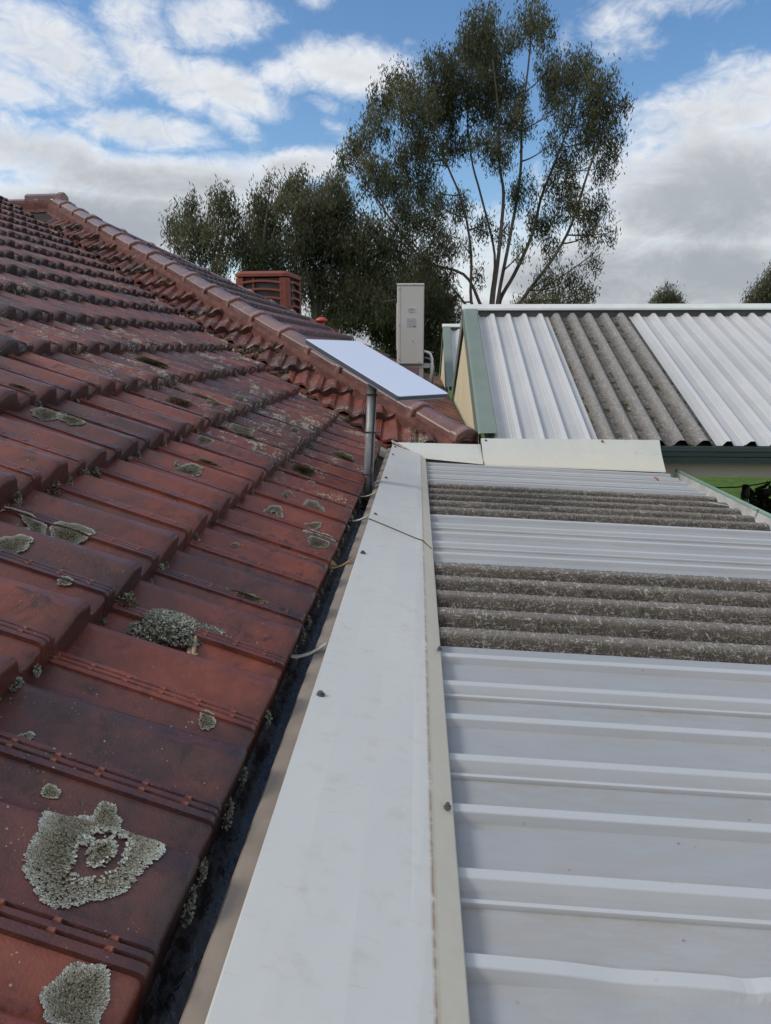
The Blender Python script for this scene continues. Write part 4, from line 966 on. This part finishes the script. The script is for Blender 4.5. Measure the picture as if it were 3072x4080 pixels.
# ================================================================== trees
def leaves_mesh(name, Cn, size, droop=.8, wid=.24, tint=None):
    """one narrow hanging leaf per centre"""
    n = len(Cn); d = rng.normal(0, 1, (n, 3)); d[:, 2] = -np.abs(d[:, 2]) * .6 - droop * 1.6; d /= np.linalg.norm(d, axis=1)[:, None]
    s = rng.normal(0, 1, (n, 3)); s -= d * (s * d).sum(1)[:, None]; s /= np.linalg.norm(s, axis=1)[:, None] + 1e-9
    l = size * rng.uniform(.7, 1.35, (n, 1)); wd = l * wid * rng.uniform(.7, 1.2, (n, 1)); nn = np.cross(d, s) * l * .12
    V = np.stack([Cn - d * l * .5, Cn + s * wd * .5 + nn, Cn + d * l * .55, Cn - s * wd * .5 + nn], 1).reshape(-1, 3)
    T = (np.arange(n)[:, None] * 4 + np.arange(4)[None]).astype(np.int32)
    tn_ = np.repeat(rng.random(n) if tint is None else tint, 4)
    return tri_mesh(name, V, T, {'tint': tn_})
def bez(P0, P1, bend, n=7):
    P0, P1 = np.array(P0), np.array(P1); mid = (P0 + P1) / 2 + bend
    return [(1 - t) ** 2 * P0 + 2 * t * (1 - t) * mid + t * t * P1 for t in np.linspace(0, 1, n)]
def tree(name, label, Y, base_px, stems, clumps, dens=1., leaf=.17, dep=1.4, r0=.2, mat=None, twigr=.007, group=None, zoom=None):
    zx = zoom or (lambda x, y: (x, y))
    bx, by = zx(*base_px); b = at(bx, by, Y); base = np.array([b[0], Y, -3.0])
    t = thing(name, label, 'tree', tuple(base), group)
    wood = MB(); nodes = []
    for si, (r_, pts) in enumerate(stems):
        yo = random.uniform(-1, 1) * dep * 1.3; P = [base + np.array([random.uniform(-.15, .15), random.uniform(-.15, .15), 0])]
        for i, p in enumerate(pts):
            f = (i + 1) / len(pts); q = at(*zx(*p), Y + yo * f); P.append(q)
        # densify
        Q = []
        for i in range(len(P) - 1):
            for f in np.linspace(0, 1, 5)[:-1]:
                a = P[max(i - 1, 0)]; b_ = P[i]; c = P[i + 1]; d_ = P[min(i + 2, len(P) - 1)]
                Q.append(.5 * ((2 * b_) + (-a + c) * f + (2 * a - 5 * b_ + 4 * c - d_) * f * f + (-a + 3 * b_ - 3 * c + d_) * f ** 3))
        Q.append(P[-1]); R = [r0 * r_ * (1 - .88 * i / (len(Q) - 1)) + .012 for i in range(len(Q))]
        wood.tube(Q, R, 8); nodes += [(q, rr_) for q, rr_ in zip(Q, R)]
    NP = np.array([n_[0] for n_ in nodes]); cents = []; tn = []
    px = Y / 853.0
    for ci, cl in enumerate(clumps):
        x, y, r_ = cl[:3]; dn = cl[3] if len(cl) > 3 else 1.; X_, Y_ = zx(x, y)
        if zoom: r_ = r_ * .4232
        R_ = r_ / 1573. * Y * 1.0
        c = at(X_, Y_, Y + random.uniform(-1, 1) * dep)
        # feeding branch from the nearest lower node
        dd = np.linalg.norm(NP - c, axis=1) + np.where(NP[:, 2] > c[2] - .15 * R_, 2.5, 0) ; j = int(np.argmin(dd)); src = NP[j]
        br_ = bez(src, c, np.array([0, 0, -.12 * np.linalg.norm(c - src)]) + rng.normal(0, .06, 3) * np.linalg.norm(c - src), 7)
        rb = min(nodes[j][1] * .6, .02 + R_ * .03); wood.tube(br_, [rb * (1 - .7 * i / 6) + .004 for i in range(7)], 5)
        ns = max(6, int(48 * dn * dens * (R_ / .8) ** 2)); ct = rng.random()
        for k in range(ns):
            v = rng.normal(0, 1, 3); v /= np.linalg.norm(v); rad_ = R_ * rng.random() ** .42; s = c + v * rad_ * np.array([1, 1, .92]) + np.array([0, 0, .1 * R_])
            if rng.random() < .4:
                st_ = br_[rng.integers(3, 7)]; tp = bez(st_, s + np.array([0, 0, .12]), np.array([0, 0, .12]) + rng.normal(0, .08, 3), 4); wood.tube(tp, [twigr, twigr * .8, twigr * .55, twigr * .3], 3, False)
            nl = int(rng.integers(24, 44)); e = rng.normal(0, 1, (nl, 3)) * np.array([.14, .14, .24]) * (leaf / .17) + np.array([0, 0, -.12])
            cents.append(s + e); tn.append(np.clip(ct * .35 + rng.random(nl) * .65 + .15 * v[2], 0, 1))
    wood.part('trunk', M_BARK, t, True)
    Cn = np.concatenate(cents); me = leaves_mesh('crown', Cn - base, leaf, tint=np.concatenate(tn)); o = obj('crown', me, mat or M_LEAF, t)
    return t
Zb = lambda x, y: (705 + .4232 * x, .4232 * y)
big_st = [(1.0, [(855, 1700), (850, 1540), (880, 1300), (905, 1000), (885, 850), (880, 600), (850, 300)]),
          (.95, [(880, 1700), (885, 1540), (960, 1400), (1050, 1200), (1100, 1000), (1180, 800), (1250, 600), (1290, 400)]),
          (.8, [(905, 1700), (1000, 1530), (1150, 1330), (1250, 1150), (1330, 900), (1400, 700), (1450, 560)]),
          (.7, [(800, 1700), (740, 1540), (740, 1300), (700, 1050), (620, 850), (540, 650), (420, 480)]),
          (.75, [(830, 1700), (780, 1540), (700, 1400), (500, 1330), (350, 1150), (250, 1000), (150, 850)]),
          (.85, [(870, 1700), (875, 1540), (940, 1200), (990, 900), (1000, 600), (1030, 350), (1050, 130)]),
          (.65, [(845, 1700), (840, 1540), (860, 1300), (790, 1000), (740, 800), (720, 500), (780, 200)]),
          (.55, [(790, 1700), (700, 1540), (600, 1420), (480, 1280), (300, 1120)]),
          (.4, [(920, 1700), (1080, 1500), (1250, 1380), (1370, 1290)])]
big_cl = [(1050, 100, 95, .8), (1100, 170, 80, .6), (980, 200, 60, .4), (800, 130, 95), (760, 220, 90), (860, 250, 110), (700, 300, 80), (560, 360, 85), (690, 430, 120, 1.1), (850, 420, 110, 1.1), (380, 430, 85), (290, 530, 85), (450, 560, 120, 1.1), (590, 560, 120, 1.2),
          (800, 560, 100, 1.1), (950, 500, 80), (960, 620, 90, 1.1), (1140, 360, 70), (1300, 350, 90), (1220, 440, 110), (1390, 470, 90), (1480, 540, 65, .8), (1380, 590, 100), (1180, 570, 70, .5), (1270, 640, 80, .45), (1330, 720, 95, .8), (1450, 710, 75, .8),
          (1230, 800, 65), (1420, 850, 70, .8), (1200, 940, 85), (1140, 740, 60, .6), (1380, 1060, 75), (1260, 1060, 80), (1100, 1130, 85), (1000, 980, 75, .8), (1350, 1190, 60, .8), (1440, 1190, 40, .8), (1370, 1330, 42, .9), (1250, 1420, 52), (1330, 1490, 48), (1130, 1420, 60, .8),
          (890, 780, 75), (800, 720, 65), (640, 740, 85), (500, 740, 100), (410, 800, 80), (250, 660, 75), (170, 720, 65), (130, 810, 75), (250, 890, 95, 1.1), (340, 950, 100, 1.1), (480, 940, 95), (560, 1030, 75, .8), (690, 1060, 80, .7), (800, 1150, 65, .7),
          (400, 1100, 105), (540, 1140, 90, .9), (620, 1250, 85, .8), (350, 1270, 110, 1.1), (500, 1330, 95), (600, 1420, 70, .8), (480, 1480, 100), (700, 1250, 50, .5), (900, 1180, 55, .5), (1000, 1280, 50, .5), (1160, 1270, 60, .7), (780, 1400, 45, .5), (640, 1520, 60, .8)]
tree('eucalyptus_tree', 'tall many-stemmed eucalyptus rising above the white shed ridge', 30, (865, 1800), big_st, big_cl, 1.15, .155, 1.5, .095, zoom=Zb)
Zl = lambda x, y: (325.4 + .358 * x, 271 + .358 * y)
def left_tree(label, Y, base, cl, dens=1.15, dep=1.2, seed=0):
    bx = base[0]; st = []
    tops = sorted(cl, key=lambda c: c[1])[:4] + random.sample(cl, min(5, len(cl)))
    for (x, y, r, *_) in tops: st.append((random.uniform(.6, 1), [(bx + (x - bx) * .12, 1150), (bx + (x - bx) * .4, 1150 + (y - 1150) * .45), (bx + (x - bx) * .8, 1150 + (y - 1150) * .78), (x, y)]))
    cl2 = [(x * .358 / .4232 * 1.0, y, r) for x, y, r in []]
    cc = [(325.4 + .358 * c[0], 271 + .358 * c[1], c[2] * .358, *(c[3:])) for c in cl]
    st2 = [(r_, [Zl(*p) for p in pts]) for r_, pts in st]
    return tree('eucalyptus_tree', label, Y, Zl(*base), st2, cc, dens * 1.3, .155, dep, .07)
left_tree('leftmost small eucalyptus, crown starting at the roof hip', 26, (350, 1300), [(230, 500, 65), (180, 590, 80), (120, 650, 45, .7), (420, 450, 70), (460, 530, 75), (330, 590, 70, .8), (250, 680, 85), (400, 660, 80, .8), (150, 720, 60, .7), (490, 640, 55, .8), (330, 780, 80, .8), (450, 780, 70, .7), (230, 800, 60, .7), (520, 720, 60), (400, 880, 80, .8)])
left_tree('bushy eucalyptus behind the red cooler box', 27, (640, 1300), [(650, 450, 65), (720, 350, 40), (700, 540, 90), (620, 580, 70), (780, 470, 60), (650, 690, 95, 1.1), (760, 660, 90, 1.1), (590, 780, 70), (700, 800, 95, 1.1), (800, 780, 80), (560, 660, 50), (620, 880, 85), (760, 900, 80, .9), (850, 960, 80, .8)])
left_tree('dense dark eucalyptus between the cooler and the air conditioner', 28, (1000, 1350), [(880, 310, 60), (900, 430, 90), (830, 410, 55), (1000, 430, 85), (1090, 370, 75), (950, 550, 110, 1.2), (1080, 510, 100, 1.2), (1170, 450, 80), (880, 680, 100, 1.2), (1040, 670, 115, 1.25), (1180, 600, 105, 1.2), (930, 800, 105, 1.1), (1090, 810, 115, 1.1), (1220, 730, 110, 1.2), (1320, 620, 90), (1000, 930, 100), (1150, 950, 110), (1280, 860, 110, 1.1), (900, 1000, 90, .9), (1060, 1060, 100, .9), (1230, 1050, 110), (1380, 780, 90), (1400, 930, 100, 1.1), (1350, 1080, 110, 1.1), (1480, 1050, 90)])
left_tree('low dark tree filling in behind the air conditioner', 33, (1480, 1400), [(1280, 1000, 130, 1.2), (1420, 1020, 130, 1.2), (1560, 1000, 120, 1.2), (1680, 960, 110, 1.1), (1360, 1150, 130, 1.3), (1500, 1160, 130, 1.3), (1640, 1130, 120, 1.2), (1740, 1080, 100), (1560, 860, 100), (1180, 1140, 120, 1.2), (1060, 1180, 100), (1780, 1180, 100), (1450, 1280, 120), (1620, 1270, 120), (1620, 1390, 110), (1750, 1300, 100), (1720, 1420, 100), (1500, 1400, 120), (1840, 1300, 90), (1850, 1420, 90)], 1.2)
# shrubs and far trees over the shed ridge
def far_tree(label, Y, base, cl, dens, r0=.12, leaf=.2):
    cl = [(c[0], c[1] + 3, c[2] * .8, *c[3:]) for c in cl]
    st = [(random.uniform(.6, 1), [(base[0] + (x - base[0]) * .5, (y + base[1]) / 2), (x, y)]) for x, y, r, *_ in cl[:5]]
    return tree('far_tree', label, Y, base, st, cl, dens, leaf, 1.2, r0)
far_tree('round-headed far tree alone above the shed ridge', 75, (1440, 700), [(1440, 628, 12), (1425, 640, 12), (1455, 636, 13), (1436, 648, 12), (1465, 650, 11), (1418, 652, 9), (1450, 658, 14), (1430, 664, 14), (1472, 662, 10)], .8, .2, .3)
far_tree('brownish far tree cut by the right picture edge', 70, (1660, 720), [(1655, 610, 14), (1640, 628, 14), (1625, 640, 13), (1665, 640, 18), (1645, 650, 16), (1618, 652, 9), (1680, 615, 22), (1690, 580, 20), (1664, 590, 8, .6), (1690, 650, 24)], .7, .2, .3)
far_tree('low rounded shrub tree at the foot of the tall eucalyptus', 42, (1190, 720), [(1140, 645, 18), (1170, 640, 20), (1205, 640, 22), (1240, 645, 18), (1265, 650, 12), (1190, 660, 24), (1230, 664, 20), (1150, 668, 20), (1120, 655, 14)], .9, .12, .22)
def bush(label, P, r, n, leaf, mat, cat='vine', nm='vine'):
    t = thing(nm, label, cat, (P[0], P[1], -3.0)); base = np.array(t.location)
    v = rng.normal(0, 1, (n, 3)); v /= np.linalg.norm(v, axis=1)[:, None]; Cn = np.array(P) + v * (np.array(r) * rng.random((n, 1)) ** .45)
    w_ = MB()
    for i in range(14):
        e = Cn[rng.integers(0, n)]; w_.tube(bez(np.array([P[0] + random.uniform(-.1, .1), P[1], -3.0]), e, rng.normal(0, .1, 3), 7), [.018, .016, .014, .012, .010, .008, .004], 5)
    w_.part('stem', M_BARK, t, True); obj('foliage', leaves_mesh('foliage', Cn - base, leaf, .2, .7), mat, t)
bush('dark leafy shrub below the hanging bulb', at(1690, 1125, 5.6), (.36, .35, .30), 900, .075, M_LEAFB, 'shrub', 'shrub')
# far belt of trees along the paddock: one mass nobody could count
n_ = 16000; xx = rng.uniform(-130, 130, n_); hh = 3.2 + 1.6 * np.sin(xx * .11) + 1.0 * np.sin(xx * .37 + 1); zz = -3 + hh * rng.random(n_) ** .7
wd_ = obj('woodland', leaves_mesh('woodland', np.stack([xx, 105 + rng.normal(0, 3, n_), zz], 1), .9, .1, .6), M_LEAFB); wd_['kind'] = 'stuff'; wd_['label'] = 'low dark belt of trees along the far paddock'
